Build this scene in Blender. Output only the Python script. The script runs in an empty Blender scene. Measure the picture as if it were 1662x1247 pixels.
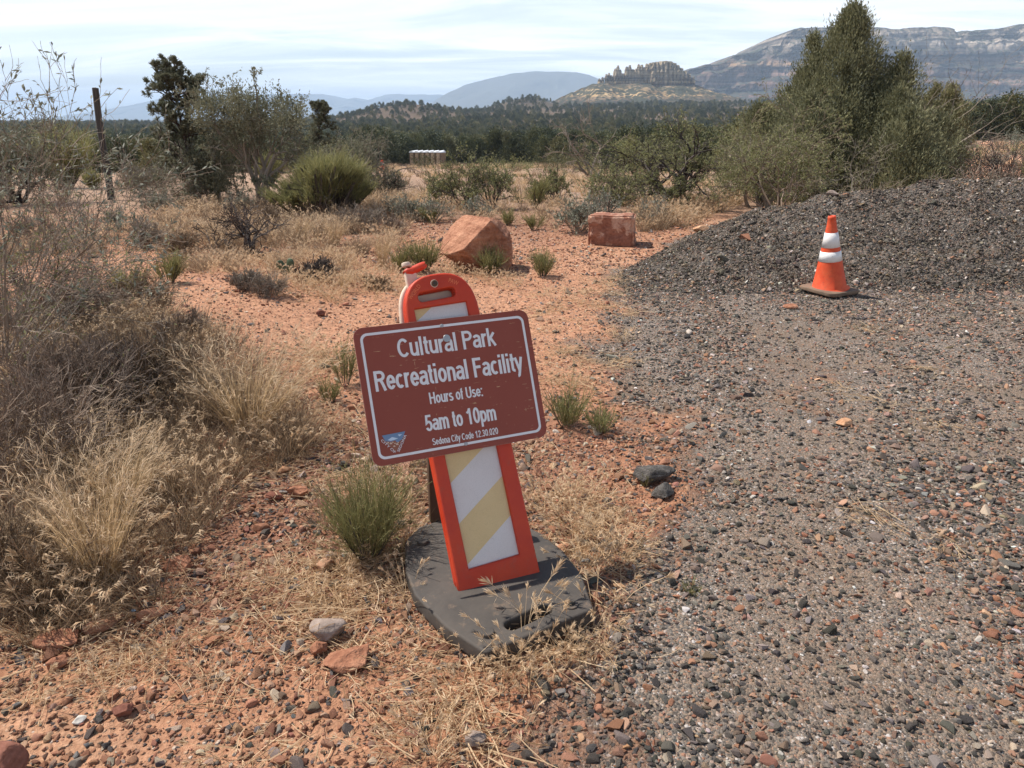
import bpy, bmesh, math
import numpy as np
from mathutils import Matrix, Vector
from math import radians, sin, cos, pi

SC = bpy.context.scene
COL = SC.collection
RNG = np.random.default_rng(7)

# ---------------------------------------------------------------- camera, light, exposure
CAM_H, PITCH, FOC = 1.6, radians(20), 1187.0
cd = bpy.data.cameras.new('camera'); cam = bpy.data.objects.new('camera', cd); COL.objects.link(cam)
cam.location = (0, 0, CAM_H); cam.rotation_euler = (pi/2 - PITCH, 0, 0)
cd.sensor_width = 36; cd.lens = FOC/1662*36; cd.clip_start = .05; cd.clip_end = 60000
SC.camera = cam
SUN_EL, SUN_AZ = radians(55), radians(24)          # azimuth measured from -X towards +Y
SUNV = Vector((-cos(SUN_EL)*cos(SUN_AZ), cos(SUN_EL)*sin(SUN_AZ), sin(SUN_EL)))
sl = bpy.data.lights.new('sun', 'SUN'); so = bpy.data.objects.new('sun', sl); COL.objects.link(so)
sl.energy = 5.0; sl.angle = radians(.5); sl.color = (1, .945, .87)
so.rotation_euler = SUNV.to_track_quat('Z', 'Y').to_euler(); so.location = (-20, 10, 40)
SC.view_settings.view_transform = 'Standard'; SC.view_settings.look = 'None'
SC.view_settings.exposure = 0.44; SC.view_settings.gamma = 1
SC.cycles.max_bounces = 5; SC.cycles.diffuse_bounces = 3; SC.cycles.transmission_bounces = 2
SC.cycles.use_adaptive_sampling = True; SC.cycles.adaptive_threshold = .015
SC.cycles.volume_bounces = 1

# ---------------------------------------------------------------- node helpers
class NT:
    def __init__(s, tree):
        s.t = tree; s.n = tree.nodes; s.l = tree.links
    def new(s, typ, **kw):
        n = s.n.new(typ)
        for k, v in kw.items(): setattr(n, k, v)
        return n
    def put(s, sock, v):
        if v is None: return
        if hasattr(v, 'is_output'): s.l.new(v, sock)
        elif isinstance(v, (tuple, list)) and sock.type == 'RGBA' and len(v) == 3: sock.default_value = (*v, 1)
        else: sock.default_value = v
    def coord(s, kind='Object'): return s.new('ShaderNodeTexCoord').outputs[kind]
    def geo(s, k): return s.new('ShaderNodeNewGeometry').outputs[k]
    def attr(s, name, kind='GEOMETRY', out='Color'):
        n = s.new('ShaderNodeAttribute', attribute_name=name); n.attribute_type = kind; return n.outputs[out]
    def mapv(s, v, scale=(1, 1, 1), rot=(0, 0, 0), loc=(0, 0, 0)):
        n = s.new('ShaderNodeMapping'); s.put(n.inputs[0], v); n.inputs[1].default_value = loc; n.inputs[2].default_value = rot; n.inputs[3].default_value = scale
        return n.outputs[0]
    def noise(s, v, scale, detail=4, rough=.55, out=0, dist=0):
        n = s.new('ShaderNodeTexNoise'); s.put(n.inputs['Vector'], v); n.inputs['Scale'].default_value = scale
        n.inputs['Detail'].default_value = detail; n.inputs['Roughness'].default_value = rough; n.inputs['Distortion'].default_value = dist
        return n.outputs[out]
    def voro(s, v, scale, out='Distance', feature='F1', rnd=1):
        n = s.new('ShaderNodeTexVoronoi', feature=feature); s.put(n.inputs['Vector'], v); n.inputs['Scale'].default_value = scale
        n.inputs['Randomness'].default_value = rnd
        return n.outputs[out]
    def ramp(s, f, stops, interp='LINEAR'):
        n = s.new('ShaderNodeValToRGB'); s.put(n.inputs[0], f); r = n.color_ramp; r.interpolation = interp
        while len(r.elements) < len(stops): r.elements.new(.5)
        for e, (p, c) in zip(r.elements, stops):
            e.position = p; e.color = (*c, 1) if isinstance(c, (tuple, list)) else (c, c, c, 1)
        return n.outputs[0]
    def mix(s, f, a, b, mode='MIX'):
        n = s.new('ShaderNodeMix', data_type='RGBA', blend_type=mode); s.put(n.inputs[0], f); s.put(n.inputs[6], a); s.put(n.inputs[7], b)
        return n.outputs[2]
    def math(s, op, a, b=None, c=None, clamp=False):
        n = s.new('ShaderNodeMath', operation=op, use_clamp=clamp); s.put(n.inputs[0], a); s.put(n.inputs[1], b); s.put(n.inputs[2], c)
        return n.outputs[0]
    def sep(s, v):
        n = s.new('ShaderNodeSeparateXYZ'); s.put(n.inputs[0], v); return n.outputs
    def comb(s, x, y, z):
        n = s.new('ShaderNodeCombineXYZ'); s.put(n.inputs[0], x); s.put(n.inputs[1], y); s.put(n.inputs[2], z); return n.outputs[0]
    def rng(s, v, a, b, c=0, d=1):
        n = s.new('ShaderNodeMapRange'); s.put(n.inputs[0], v)
        for i, q in enumerate((a, b, c, d)): s.put(n.inputs[i+1], q)
        return n.outputs[0]
    def bump(s, h, dist, strength=1, normal=None):
        n = s.new('ShaderNodeBump'); s.put(n.inputs['Height'], h); n.inputs['Distance'].default_value = dist; n.inputs['Strength'].default_value = strength
        s.put(n.inputs['Normal'], normal)
        return n.outputs[0]
    def hsv(s, c, h=.5, sat=1, v=1):
        n = s.new('ShaderNodeHueSaturation'); s.put(n.inputs['Color'], c); s.put(n.inputs['Hue'], h); s.put(n.inputs['Saturation'], sat); s.put(n.inputs['Value'], v)
        return n.outputs[0]

def material(name):
    m = bpy.data.materials.new(name); m.use_nodes = True
    t = NT(m.node_tree); p = m.node_tree.nodes['Principled BSDF']
    return m, t, p

def simple(name, col, rough=.6, spec=.3, metal=0, var=.12, scale=8, bump=None):
    m, t, p = material(name)
    v = t.coord()
    n = t.noise(v, scale, 5, .6)
    t.put(p.inputs['Base Color'], t.mix(n, tuple(c*(1-var) for c in col), tuple(min(1, c*(1+var)) for c in col)))
    p.inputs['Roughness'].default_value = rough; p.inputs['Specular IOR Level'].default_value = spec; p.inputs['Metallic'].default_value = metal
    if bump: t.put(p.inputs['Normal'], t.bump(t.noise(v, bump[0], 4, .6), bump[1]))
    return m

# ---------------------------------------------------------------- world: hazy sky with thin high cloud
w = bpy.data.worlds.new('World'); SC.world = w; w.use_nodes = True
t = NT(w.node_tree); bg = w.node_tree.nodes['Background']
sky = t.new('ShaderNodeTexSky'); sky.sky_type = 'NISHITA'; sky.sun_disc = False
sky.sun_elevation = SUN_EL; sky.sun_rotation = math.atan2(SUNV.x, SUNV.y); sky.air_density = 1.2; sky.dust_density = 2.0; sky.ozone_density = 1.2; sky.altitude = 1300
d = t.coord('Generated'); x, y, z = t.sep(d)
zz = t.math('ADD', t.math('MAXIMUM', z, 0.0), .12)
uv = t.comb(t.math('DIVIDE', x, zz), t.math('DIVIDE', y, zz), 0)
c1 = t.noise(t.mapv(uv, (.55, 1.5, 1), (0, 0, radians(12))), 1.15, 9, .58, dist=.6)
c2 = t.noise(t.mapv(uv, (.35, 1.1, 1), (0, 0, radians(-8)), (4, 2, 0)), .7, 5, .5)
cl = t.math('ADD', t.math('MULTIPLY', c1, .65), t.math('MULTIPLY', c2, .45))
mask = t.ramp(cl, [(.40, .30), (.60, 1.0)])
dens = t.ramp(z, [(0.0, .97), (.16, .90), (.30, .50), (.48, .15), (.75, .05), (1, .03)])
tone = t.mix(t.ramp(c1, [(.42, 0), (.66, 1)]), (11.9, 12.8, 13.7), (14.9, 15.0, 15.0))
tone = t.mix(1, tone, t.ramp(z, [(0, 1.05), (.05, .90), (.11, .74), (.3, .62)]), 'MULTIPLY')
skycol = t.mix(t.math('MULTIPLY', mask, dens), sky.outputs[0], tone)
t.put(bg.inputs['Color'], skycol); bg.inputs['Strength'].default_value = .1

# ---------------------------------------------------------------- numpy noise
def hash2(ix, iy, seed=0):
    n = (ix.astype(np.int64)*374761393 + iy.astype(np.int64)*668265263 + seed*1442695041) & 0xffffffff
    n = ((n ^ (n >> 13))*1274126177) & 0xffffffff
    return ((n ^ (n >> 16)) & 0xffff)/65535.0
def vnoise(x, y, seed=0):
    x = np.asarray(x, float); y = np.asarray(y, float)
    ix = np.floor(x); iy = np.floor(y); fx = x-ix; fy = y-iy
    fx = fx*fx*(3-2*fx); fy = fy*fy*(3-2*fy)
    a = hash2(ix, iy, seed); b = hash2(ix+1, iy, seed); c = hash2(ix, iy+1, seed); e = hash2(ix+1, iy+1, seed)
    return (a*(1-fx)+b*fx)*(1-fy)+(c*(1-fx)+e*fx)*fy
def fbm(x, y, oct=4, seed=0, rough=.5):
    s = 0; a = 1; tot = 0
    for i in range(oct):
        s = s+a*vnoise(x*2**i+17.3*i, y*2**i-9.1*i, seed+i); tot += a; a *= rough
    return s/tot
def smooth(a, b, x):
    t_ = np.clip((np.asarray(x, float)-a)/(b-a), 0, 1); return t_*t_*(3-2*t_)

# ---------------------------------------------------------------- terrain
_PY = np.array([-2000, 13, 18, 25, 40, 80, 120, 160, 250, 400, 800, 1500, 3000, 40000.])
_PZ = np.array([0, 0, -.12, -.45, -1.3, -3.5, -5.7, -7, -9.5, -11, -10, -12, -26, -60.])
_RZ = np.array([0, 0, .02, .04, .03, -.6, -2.5, -5, -8, -10, -9, -12, -26, -60.])
def H(x, y):
    x = np.asarray(x, float); y = np.asarray(y, float)
    yy = np.maximum(y, 1.0); r = x/yy
    zl = np.interp(y, _PY, _PZ); zr = np.interp(y, _PY, _RZ)
    wgt = smooth(.42, .60, r)*smooth(10, 14, y)
    z_ = zl*(1-wgt)+zr*wgt
    z_ = z_ + 40*smooth(-.45, .3, r)*smooth(300, 1700, y)*(1-.6*smooth(3500, 9000, y))
    z_ = z_ + 20*np.exp(-((x+154)/75)**2-((y-1100)/160)**2) + 24*np.exp(-((x-21)/70)**2-((y-1500)/220)**2)
    amp = .02+.10*smooth(8, 30, y)+.8*smooth(100, 400, y)+9*smooth(500, 1500, y)
    sc = .9-.65*smooth(8, 30, y)-.22*smooth(100, 500, y)
    nn = np.where(y < 60, fbm(x*.8, y*.8, 3, 3), fbm(x*.012, y*.012, 4, 5))
    z_ = z_+(nn-.5)*amp
    z_ = z_+.018*(fbm(x*5, y*5, 3, 9)-.5)*(1-smooth(10, 25, y))
    # the low bank on the left that carries the brush
    z_ = z_+.16*smooth(-1.3, -2.6, x)*smooth(1.6, 3, y)*(1-smooth(6.5, 9, y))
    return z_
_CX = np.array([1.22, 1.45, 1.80, 2.34, 3.12, 4.03, 4.58, 5.38, 6.08, 6.9, 8.1, 9.1])
_CZ = np.array([-.03, .06, .25, .46, .63, .76, .84, .88, .86, .74, .35, -.02])
def PILE(x, y):
    x = np.asarray(x, float); y = np.asarray(y, float)
    xx = x-.52*np.clip(y-8.3, -.6, 4)+.22*(fbm(x*.9, y*.9, 3, 31)-.5)
    cz = np.interp(xx, _CX, _CZ)
    toe = 6.95+.25*smooth(3.4, 1.4, x)+1.1*(fbm(x*.55, y*.4+3, 4, 33)-.5)
    up = np.clip((y-toe)/(9.35-toe), 0, 1); up = up**1.05
    dn = 1-smooth(9.4, 12.0, y)
    h_ = cz*np.where(y < 9.35, up, np.maximum(dn, 0))
    h_ = h_+(fbm(x*1.5, y*1.5, 5, 35, .6)-.5)*.30*smooth(0, .25, h_)
    edge = smooth(1.12, 1.42, xx)*(1-smooth(9.2, 9.6, x))*smooth(6.4, 6.7, y)*(1-smooth(11.7, 12.1, y))
    return h_*edge-.03*(1-edge)
def HT(x, y): return H(x, y)+np.maximum(PILE(x, y), 0)

FW = np.array([0, cos(PITCH), -sin(PITCH)]); UP = np.array([0, sin(PITCH), cos(PITCH)]); RT = np.array([1., 0, 0])
def ray(px, py): return FW+(px-831)/FOC*RT+(623.5-py)/FOC*UP
def G(px, py, h=HT):
    """Where the sight line through a point of the photograph meets the ground."""
    d_ = ray(px, py); ts = np.geomspace(.8, 4000, 4000)
    P = d_[None]*ts[:, None]+np.array([0, 0, CAM_H])
    below = P[:, 2] < h(P[:, 0], P[:, 1])
    i = int(np.argmax(below)) if below.any() else len(ts)-1
    lo, hi = ts[max(i-1, 0)], ts[i]
    for _ in range(25):
        m_ = (lo+hi)/2; p = d_*m_+np.array([0, 0, CAM_H])
        if p[2] < h(p[0], p[1]): hi = m_
        else: lo = m_
    return d_*hi+np.array([0, 0, CAM_H])
def at(px, py, Y):
    d_ = ray(px, py); return d_*(Y/d_[1])+np.array([0, 0, CAM_H])
def mpp(Y, z=0): return (Y*cos(PITCH)+(CAM_H-z)*sin(PITCH))/FOC     # metres per photograph pixel

# ---------------------------------------------------------------- mesh helpers
class MB:
    def __init__(s): s.v = []; s.q = []; s.t = []; s.n = 0; s.qm = []; s.tm = []; s.fl = {}
    def add(s, v, f, m=0):
        v = np.asarray(v, float).reshape(-1, 3); f = np.asarray(f, int)
        if len(f) == 0: return s
        s.v.append(v); g = f+s.n; s.n += len(v)
        if f.shape[1] == 4: s.q.append(g); s.qm.append(np.full(len(g), m))
        else: s.t.append(g); s.tm.append(np.full(len(g), m))
        return s
    def mesh(s, name, mats, smooth_=False):
        me = bpy.data.meshes.new(name)
        v = np.concatenate(s.v) if s.v else np.zeros((0, 3))
        q = np.concatenate(s.q) if s.q else np.zeros((0, 4), int); tr = np.concatenate(s.t) if s.t else np.zeros((0, 3), int)
        me.vertices.add(len(v)); me.vertices.foreach_set('co', v.astype(np.float32).ravel())
        nl = q.size+tr.size; me.loops.add(nl); me.loops.foreach_set('vertex_index', np.concatenate([q.ravel(), tr.ravel()]).astype(np.int32))
        tot = np.concatenate([np.full(len(q), 4), np.full(len(tr), 3)]).astype(np.int32)
        st = np.concatenate([[0], np.cumsum(tot)[:-1]]).astype(np.int32) if len(tot) else tot
        me.polygons.add(len(tot)); me.polygons.foreach_set('loop_start', st); me.polygons.foreach_set('loop_total', tot)
        mi = np.concatenate([np.concatenate(s.qm) if s.qm else np.zeros(0), np.concatenate(s.tm) if s.tm else np.zeros(0)]).astype(np.int32)
        me.polygons.foreach_set('material_index', mi)
        me.polygons.foreach_set('use_smooth', np.full(len(tot), bool(smooth_)))
        me.update(calc_edges=True); me.validate()
        for m in (mats if isinstance(mats, (list, tuple)) else [mats]): me.materials.append(m)
        return me

def link(name, me, parent=None, loc=None, rot=None):
    o = bpy.data.objects.new(name, me); COL.objects.link(o)
    if parent is not None: o.parent = parent
    if loc is not None: o.location = loc
    if rot is not None: o.rotation_euler = rot
    return o
def tag(o, label=None, cat=None, group=None, kind=None):
    for k, v in (('label', label), ('category', cat), ('group', group), ('kind', kind)):
        if v: o[k] = v
    return o
def thing(name, label, cat, loc=(0, 0, 0), rotz=0, group=None, scale=1):
    o = bpy.data.objects.new(name, None); COL.objects.link(o); o.empty_display_size = .1
    o.location = loc; o.rotation_euler = (0, 0, rotz); o.scale = (scale,)*3 if not isinstance(scale, (tuple, list)) else scale
    return tag(o, label, cat, group)
def copy_tree(o, parent=None):
    kids = list(o.children)
    c = o.copy(); COL.objects.link(c); c.parent = parent
    for ch in kids:
        k = copy_tree(ch, c); k.matrix_parent_inverse = ch.matrix_parent_inverse.copy()
    return c

def unit(a): return a/np.maximum(np.linalg.norm(a, axis=-1, keepdims=True), 1e-9)
def rdir(n, rng=RNG): return unit(rng.normal(size=(n, 3)))

def strips(base, dirv, L, bend, wid, K=3, prof='blade', rng=RNG, side=None):
    """N narrow ribbons: base, direction, length, tip displacement, width."""
    base = np.asarray(base, float); N = len(base)
    L = np.broadcast_to(np.asarray(L, float), (N,)); wid = np.broadcast_to(np.asarray(wid, float), (N,))
    bend = np.broadcast_to(np.asarray(bend, float), (N, 3)); dirv = unit(np.broadcast_to(np.asarray(dirv, float), (N, 3)))
    tt = np.linspace(0, 1, K+1)
    P = base[:, None]+dirv[:, None]*(L[:, None]*tt)[..., None]+bend[:, None]*(tt**2)[None, :, None]
    if side is None: side = np.cross(dirv, rdir(N, rng))
    side = unit(side)
    if prof == 'blade': pw = (1-tt)**.7+.06
    elif prof == 'leaf': pw = np.sin(np.clip(tt*.92+.06, 0, 1)*pi)**.8
    else: pw = np.ones_like(tt)
    o = side[:, None]*(wid[:, None]*.5*pw)[..., None]
    V = np.stack([P-o, P+o], 2).reshape(-1, 3)
    b = (np.arange(N)*(K+1)*2)[:, None, None]; k = (np.arange(K)*2)[None, :, None]
    F = (b+k+np.array([0, 1, 3, 2])).reshape(-1, 4)
    return V, F, P[:, -1], unit(dirv*L[:, None]+2*bend)

def tube(pts, r0, r1, sides=4):
    pts = np.asarray(pts, float); n = len(pts)
    tg = np.gradient(pts, axis=0); tg = unit(tg)
    ref = np.array([0, 0, 1.]) if abs(tg[0, 2]) < .9 else np.array([1., 0, 0])
    a = unit(np.cross(tg, ref)); b = np.cross(tg, a)
    rr = np.linspace(r0, r1, n); th = np.arange(sides)/sides*2*pi
    V = pts[:, None]+rr[:, None, None]*(a[:, None]*np.cos(th)[None, :, None]+b[:, None]*np.sin(th)[None, :, None])
    i = np.arange(n-1)[:, None]*sides; j = np.arange(sides)[None]; j2 = (j+1) % sides
    F = np.stack([i+j, i+j2, i+sides+j2, i+sides+j], -1).reshape(-1, 4)
    return V.reshape(-1, 3), F

def grow(rng, p, d_, L, r, depth, cfg, out, tips):
    n = cfg.get('seg', 5); pts = [np.array(p, float)]; d_ = unit(np.array(d_, float))
    for i in range(n):
        d_ = unit(d_+rng.normal(size=3)*cfg.get('wig', .18)+np.array([0, 0, cfg.get('up', .05)]))
        pts.append(pts[-1]+d_*L/n)
    rt = r*cfg.get('taper', .5)
    out.append((np.array(pts), r, rt, depth))
    if depth == 0:
        tips.append((np.array(pts), d_)); return
    k = cfg['kids'][-depth] if isinstance(cfg['kids'], (list, tuple)) else cfg['kids']
    for i in range(k):
        f = 1.0 if i == 0 and cfg.get('lead', True) else rng.uniform(cfg.get('from', .35), 1)
        a = f*n; j = min(int(a), n-1); q = pts[j]+(pts[j+1]-pts[j])*(a-j)
        dd = unit(pts[j+1]-pts[j]); side = unit(np.cross(dd, rng.normal(size=3)))
        an = rng.normal(cfg.get('ang', .75), .2)*(.4 if i == 0 and cfg.get('lead', True) else 1)
        grow(rng, q, dd*cos(an)+side*sin(an), L*cfg.get('ratio', .62)*rng.uniform(.7, 1.2), max(r+(rt-r)*f, .0012)*cfg.get('rr', .65), depth-1, cfg, out, tips)
def wood(mb, out, m=0, rmin=.0016):
    for pts, a, b, dep in out:
        mb.add(*tube(pts, max(a, rmin), max(b, rmin*.7), 6 if a > .03 else (4 if a > .006 else 3)), m)
    return mb
def tip_points(tips, n, rng, frac=0.2):
    i = rng.integers(0, len(tips), n); f = rng.uniform(frac, 1, n)
    P = np.empty((n, 3)); D = np.empty((n, 3))
    for k in range(n):
        pts, d_ = tips[i[k]]; a = f[k]*(len(pts)-1); j = min(int(a), len(pts)-2)
        P[k] = pts[j]+(pts[j+1]-pts[j])*(a-j); D[k] = unit(pts[j+1]-pts[j])
    return P, D

# ---------------------------------------------------------------- plant materials
def leafmat(name, c1, c2, trans=.3, rough=.65, c3=None, indiv=False):
    m, t, p = material(name)
    ri = t.geo('Random Per Island'); n = t.noise(t.coord(), 2.2, 2)
    col = t.ramp(t.math('ADD', t.math('MULTIPLY', ri, .7), t.math('MULTIPLY', n, .35)), [(.15, c1), (.85, c2)] + ([(.97, c3)] if c3 else []))
    if indiv:
        oi = t.new('ShaderNodeObjectInfo').outputs['Random']; col = t.mix(1, col, t.ramp(oi, [(0, (.62, .66, .66)), (.45, (1, 1, 1)), (.75, (1.35, 1.22, 1.0)), (1, (1.7, 1.55, 1.35))]), 'MULTIPLY')
    t.put(p.inputs['Base Color'], col); p.inputs['Roughness'].default_value = rough; p.inputs['Specular IOR Level'].default_value = .25
    if trans:
        tr = t.new('ShaderNodeBsdfTranslucent'); t.put(tr.inputs[0], col)
        mx = t.new('ShaderNodeMixShader'); mx.inputs[0].default_value = trans
        t.l.new(p.outputs[0], mx.inputs[1]); t.l.new(tr.outputs[0], mx.inputs[2])
        t.l.new(mx.outputs[0], m.node_tree.nodes['Material Output'].inputs[0])
    return m
STRAW = leafmat('dry_straw', (.42, .27, .145), (.76, .57, .36), .42)
SEED = leafmat('seed_heads', (.54, .37, .22), (.84, .67, .46), .45)
GOLD = leafmat('golden_grass', (.27, .175, .085), (.70, .51, .29), .42)
DARKGR = leafmat('weathered_grass', (.16, .112, .072), (.38, .275, .175), .36)
TWIG = leafmat('dead_twigs', (.11, .08, .058), (.33, .245, .18), 0, .8)
DTWIG = leafmat('dark_dead_wood', (.035, .028, .024), (.13, .105, .09), 0, .85)
GTWIG = leafmat('grey_twigs', (.15, .12, .09), (.33, .275, .215), 0, .85)
BARK = simple('bark', (.07, .055, .045), .9, .2, 0, .4, 30, (60, .01))
JUN = leafmat('juniper_foliage', (.10, .104, .055), (.285, .275, .15), .3)
JUN2 = leafmat('olive_foliage', (.12, .118, .056), (.34, .31, .16), .3)
PINE = leafmat('pine_needles', (.075, .085, .055), (.23, .23, .15), .22)
OAK = leafmat('scrub_foliage', (.11, .115, .07), (.29, .28, .18), .22)
BROOM = leafmat('broom_stems', (.16, .155, .06), (.36, .34, .15), .34)
RABBIT = leafmat('rabbitbrush_stems', (.12, .115, .045), (.31, .285, .12), .3, .7, (.46, .37, .19))
SAGE = leafmat('sagebrush_leaves', (.13, .14, .10), (.31, .32, .24), .2)
MESQ = leafmat('mesquite_leaflets', (.14, .15, .06), (.33, .32, .15), .35)
FORE = leafmat('woodland_foliage', (.032, .044, .022), (.125, .135, .07), .15, .65, None, True)
FORE2 = leafmat('woodland_foliage_olive', (.07, .075, .036), (.20, .19, .095), .15, .65, None, True)

# ---------------------------------------------------------------- plant builders (meshes around the origin)
def m_grass(rng, n=220, h=.5, spread=.10, lean=.45, wid=.004, seeds=.35, mat_=GOLD, droop=.4, windx=.12):
    mb = MB(); a = rng.uniform(0, 2*pi, n); r = spread*np.sqrt(rng.uniform(0, 1, n))
    b = np.stack([r*np.cos(a), r*np.sin(a), np.zeros(n)-.01], 1)
    a2 = a+rng.normal(0, .6, n); k = lean*rng.uniform(.05, 1, n)
    d_ = np.stack([np.cos(a2)*k, np.sin(a2)*k, np.ones(n)], 1)
    L = h*rng.uniform(.5, 1.08, n)
    bend = np.stack([np.cos(a2)*L*droop*rng.uniform(.1, 1, n)+windx*L, np.sin(a2)*L*droop*rng.uniform(.1, 1, n), -L*droop*.35*rng.uniform(0, 1, n)], 1)
    V, F, T, D = strips(b, d_, L, bend, wid*rng.uniform(.6, 1.2, n), 4, rng=rng); mb.add(V, F, 0)
    s_ = rng.uniform(0, 1, n) < seeds
    if s_.any():
        T = T[s_]; D = D[s_]; k = 7
        for q in range(k):
            f = q/k
            B = T-D*(f*.16*h)[..., None] if np.ndim(f) else T-D*(f*.16*h)
            dd = unit(D+rng.normal(size=D.shape)*.38)
            V, F, _, _ = strips(B, dd, .045*h/.5*rng.uniform(.7, 1.3, len(B)), np.array([.006, 0, -.012]), .0042, 2, 'leaf', rng); mb.add(V, F, 1)
    return mb, [mat_, SEED]
def m_foxtail(rng, n=14, h=.2, spread=.05, head=.04, leaf=12, ws=1.):
    """Dry annual brome: wiry stems, each ending in a brush of bristles."""
    mb = MB(); a = rng.uniform(0, 2*pi, n); r = spread*rng.uniform(0, 1, n)
    b = np.stack([r*np.cos(a), r*np.sin(a), np.zeros(n)-.01], 1); k = rng.uniform(.05, .75, n)
    d_ = np.stack([np.cos(a)*k, np.sin(a)*k, np.ones(n)], 1); L = h*rng.uniform(.45, 1.1, n)
    bend = np.stack([np.cos(a)*L*.3, np.sin(a)*L*.3, -L*.08], 1)
    V, F, T, D = strips(b, d_, L, bend, .0022*ws, 3, 'flat', rng); mb.add(V, F, 0)
    kk = 22
    for q in range(kk):
        f = q/kk; dd = unit(D+rng.normal(size=D.shape)*(.34-.15*f))
        V, F, _, _ = strips(T+D*(f*head*.55-.004), dd, head*(.55+.2*rng.uniform(size=n)), np.array([0, 0, -.003]), .0034*ws, 2, 'leaf', rng); mb.add(V, F, 1)
    if leaf:
        a = rng.uniform(0, 2*pi, leaf); k = rng.uniform(.3, 1.6, leaf)
        d_ = np.stack([np.cos(a)*k, np.sin(a)*k, np.ones(leaf)], 1); L = h*rng.uniform(.3, .6, leaf)
        b = np.stack([np.cos(a)*spread*.5, np.sin(a)*spread*.5, np.zeros(leaf)-.005], 1)
        bend = np.stack([np.cos(a)*L*.4, np.sin(a)*L*.4, -L*.5], 1)
        V, F, _, _ = strips(b, d_, L, bend, .003*ws, 3, 'blade', rng); mb.add(V, F, 0)
    return mb, [STRAW, SEED]
def m_straw(rng, n=40, R=.16):
    mb = MB(); b = np.stack([rng.normal(0, R*.5, n), rng.normal(0, R*.5, n), rng.uniform(.002, .02, n)], 1)
    a = rng.normal(.3, .9, n); d_ = np.stack([np.cos(a), np.sin(a), rng.normal(.06, .12, n)], 1)
    L = rng.uniform(.04, .15, n); bend = np.stack([rng.normal(0, .02, n), rng.normal(0, .02, n), -.3*L*rng.uniform(0, .25, n)], 1)
    V, F, T, D = strips(b, d_, L, bend, rng.uniform(.0018, .0038, n), 3, 'flat', rng); mb.add(V, F, 0)
    s_ = rng.uniform(size=n) < .35
    for q in range(6):
        dd = unit(D[s_]+rng.normal(size=(s_.sum(), 3))*.4)
        V, F, _, _ = strips(T[s_], dd, .03, np.array([0, 0, -.004]), .0034, 2, 'leaf', rng); mb.add(V, F, 1)
    return mb, [STRAW, SEED]
def m_stems(rng, n=420, h=.35, R=.16, wid=.0028, low=.25, spread=.9, wk=1., bl=(.22, .74), ss=(.28, .62)):
    """A shrub of many fine upright green stems: woody below, green above. Returns (woody, green)."""
    wd = MB(); gr = MB(); nb = max(12, n//16)
    a = rng.uniform(0, 2*pi, nb); k = spread*np.sqrt(rng.uniform(0, 1, nb))
    d_ = unit(np.stack([np.cos(a)*k, np.sin(a)*k, np.ones(nb)], 1)); L = h*rng.uniform(bl[0], bl[1], nb)
    b = np.stack([np.cos(a)*R*.12, np.sin(a)*R*.12, np.zeros(nb)-.02], 1)
    V, F, T, D = strips(b, d_, L, np.stack([0*a, 0*a, L*.15], 1), wid*2.2*wk, 3, 'flat', rng); wd.add(V, F)
    i = rng.integers(0, nb, n); f = rng.uniform(low, 1, n)
    P = b[i]+(T[i]-b[i])*f[:, None]
    dd = unit(D[i]+rng.normal(size=(n, 3))*.42+np.array([0, 0, .30]))
    Ls = h*rng.uniform(ss[0], ss[1], n)*(1.15-.3*k[i]/max(spread, .01))
    bend = np.concatenate([rng.normal(0, .05, (n, 2))*h, np.full((n, 1), .04*h)], 1)
    V, F, T2, D2 = strips(P, dd, Ls, bend, wid, 3, 'flat', rng); gr.add(V, F)
    m_ = n*2; j = rng.integers(0, n, m_); f = rng.uniform(.3, 1, m_)
    P = P[j]+(T2[j]-P[j])*f[:, None]; dd = unit(dd[j]+rng.normal(size=(m_, 3))*.5)
    V, F, _, _ = strips(P, dd, h*.11*rng.uniform(.6, 1.4, m_), np.zeros(3), wid*1.15, 2, 'leaf', rng); gr.add(V, F)
    return wd, gr
def m_twigs(rng, n0=14, h=.6, depth=3, kids=(5, 5, 4), ang=.65, up=.02, spread=1.0, rad=.006, wig=.2, ratio=.62):
    out, tips = [], []
    for i in range(n0):
        a = rng.uniform(0, 2*pi); k = spread*rng.uniform(.15, 1)
        grow(rng, (cos(a)*.03, sin(a)*.03, -.03), (cos(a)*k, sin(a)*k, 1), h*rng.uniform(.38, .62), rad*rng.uniform(.7, 1.2), depth,
             dict(kids=list(kids), ang=ang, up=up, wig=wig, ratio=ratio, seg=4, taper=.6, rr=.6), out, tips)
    return out, tips
def leaves_on(tips, n, L, wd, rng, sp=.6, frac=.1, prof='leaf', K=2):
    P, D = tip_points(tips, n, rng, frac)
    dd = unit(D+rng.normal(size=(n, 3))*sp)
    V, F, _, _ = strips(P, dd, L*rng.uniform(.6, 1.3, n), np.array([0, 0, -.1*L]), wd*rng.uniform(.7, 1.3, n), K, prof, rng)
    return V, F
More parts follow.
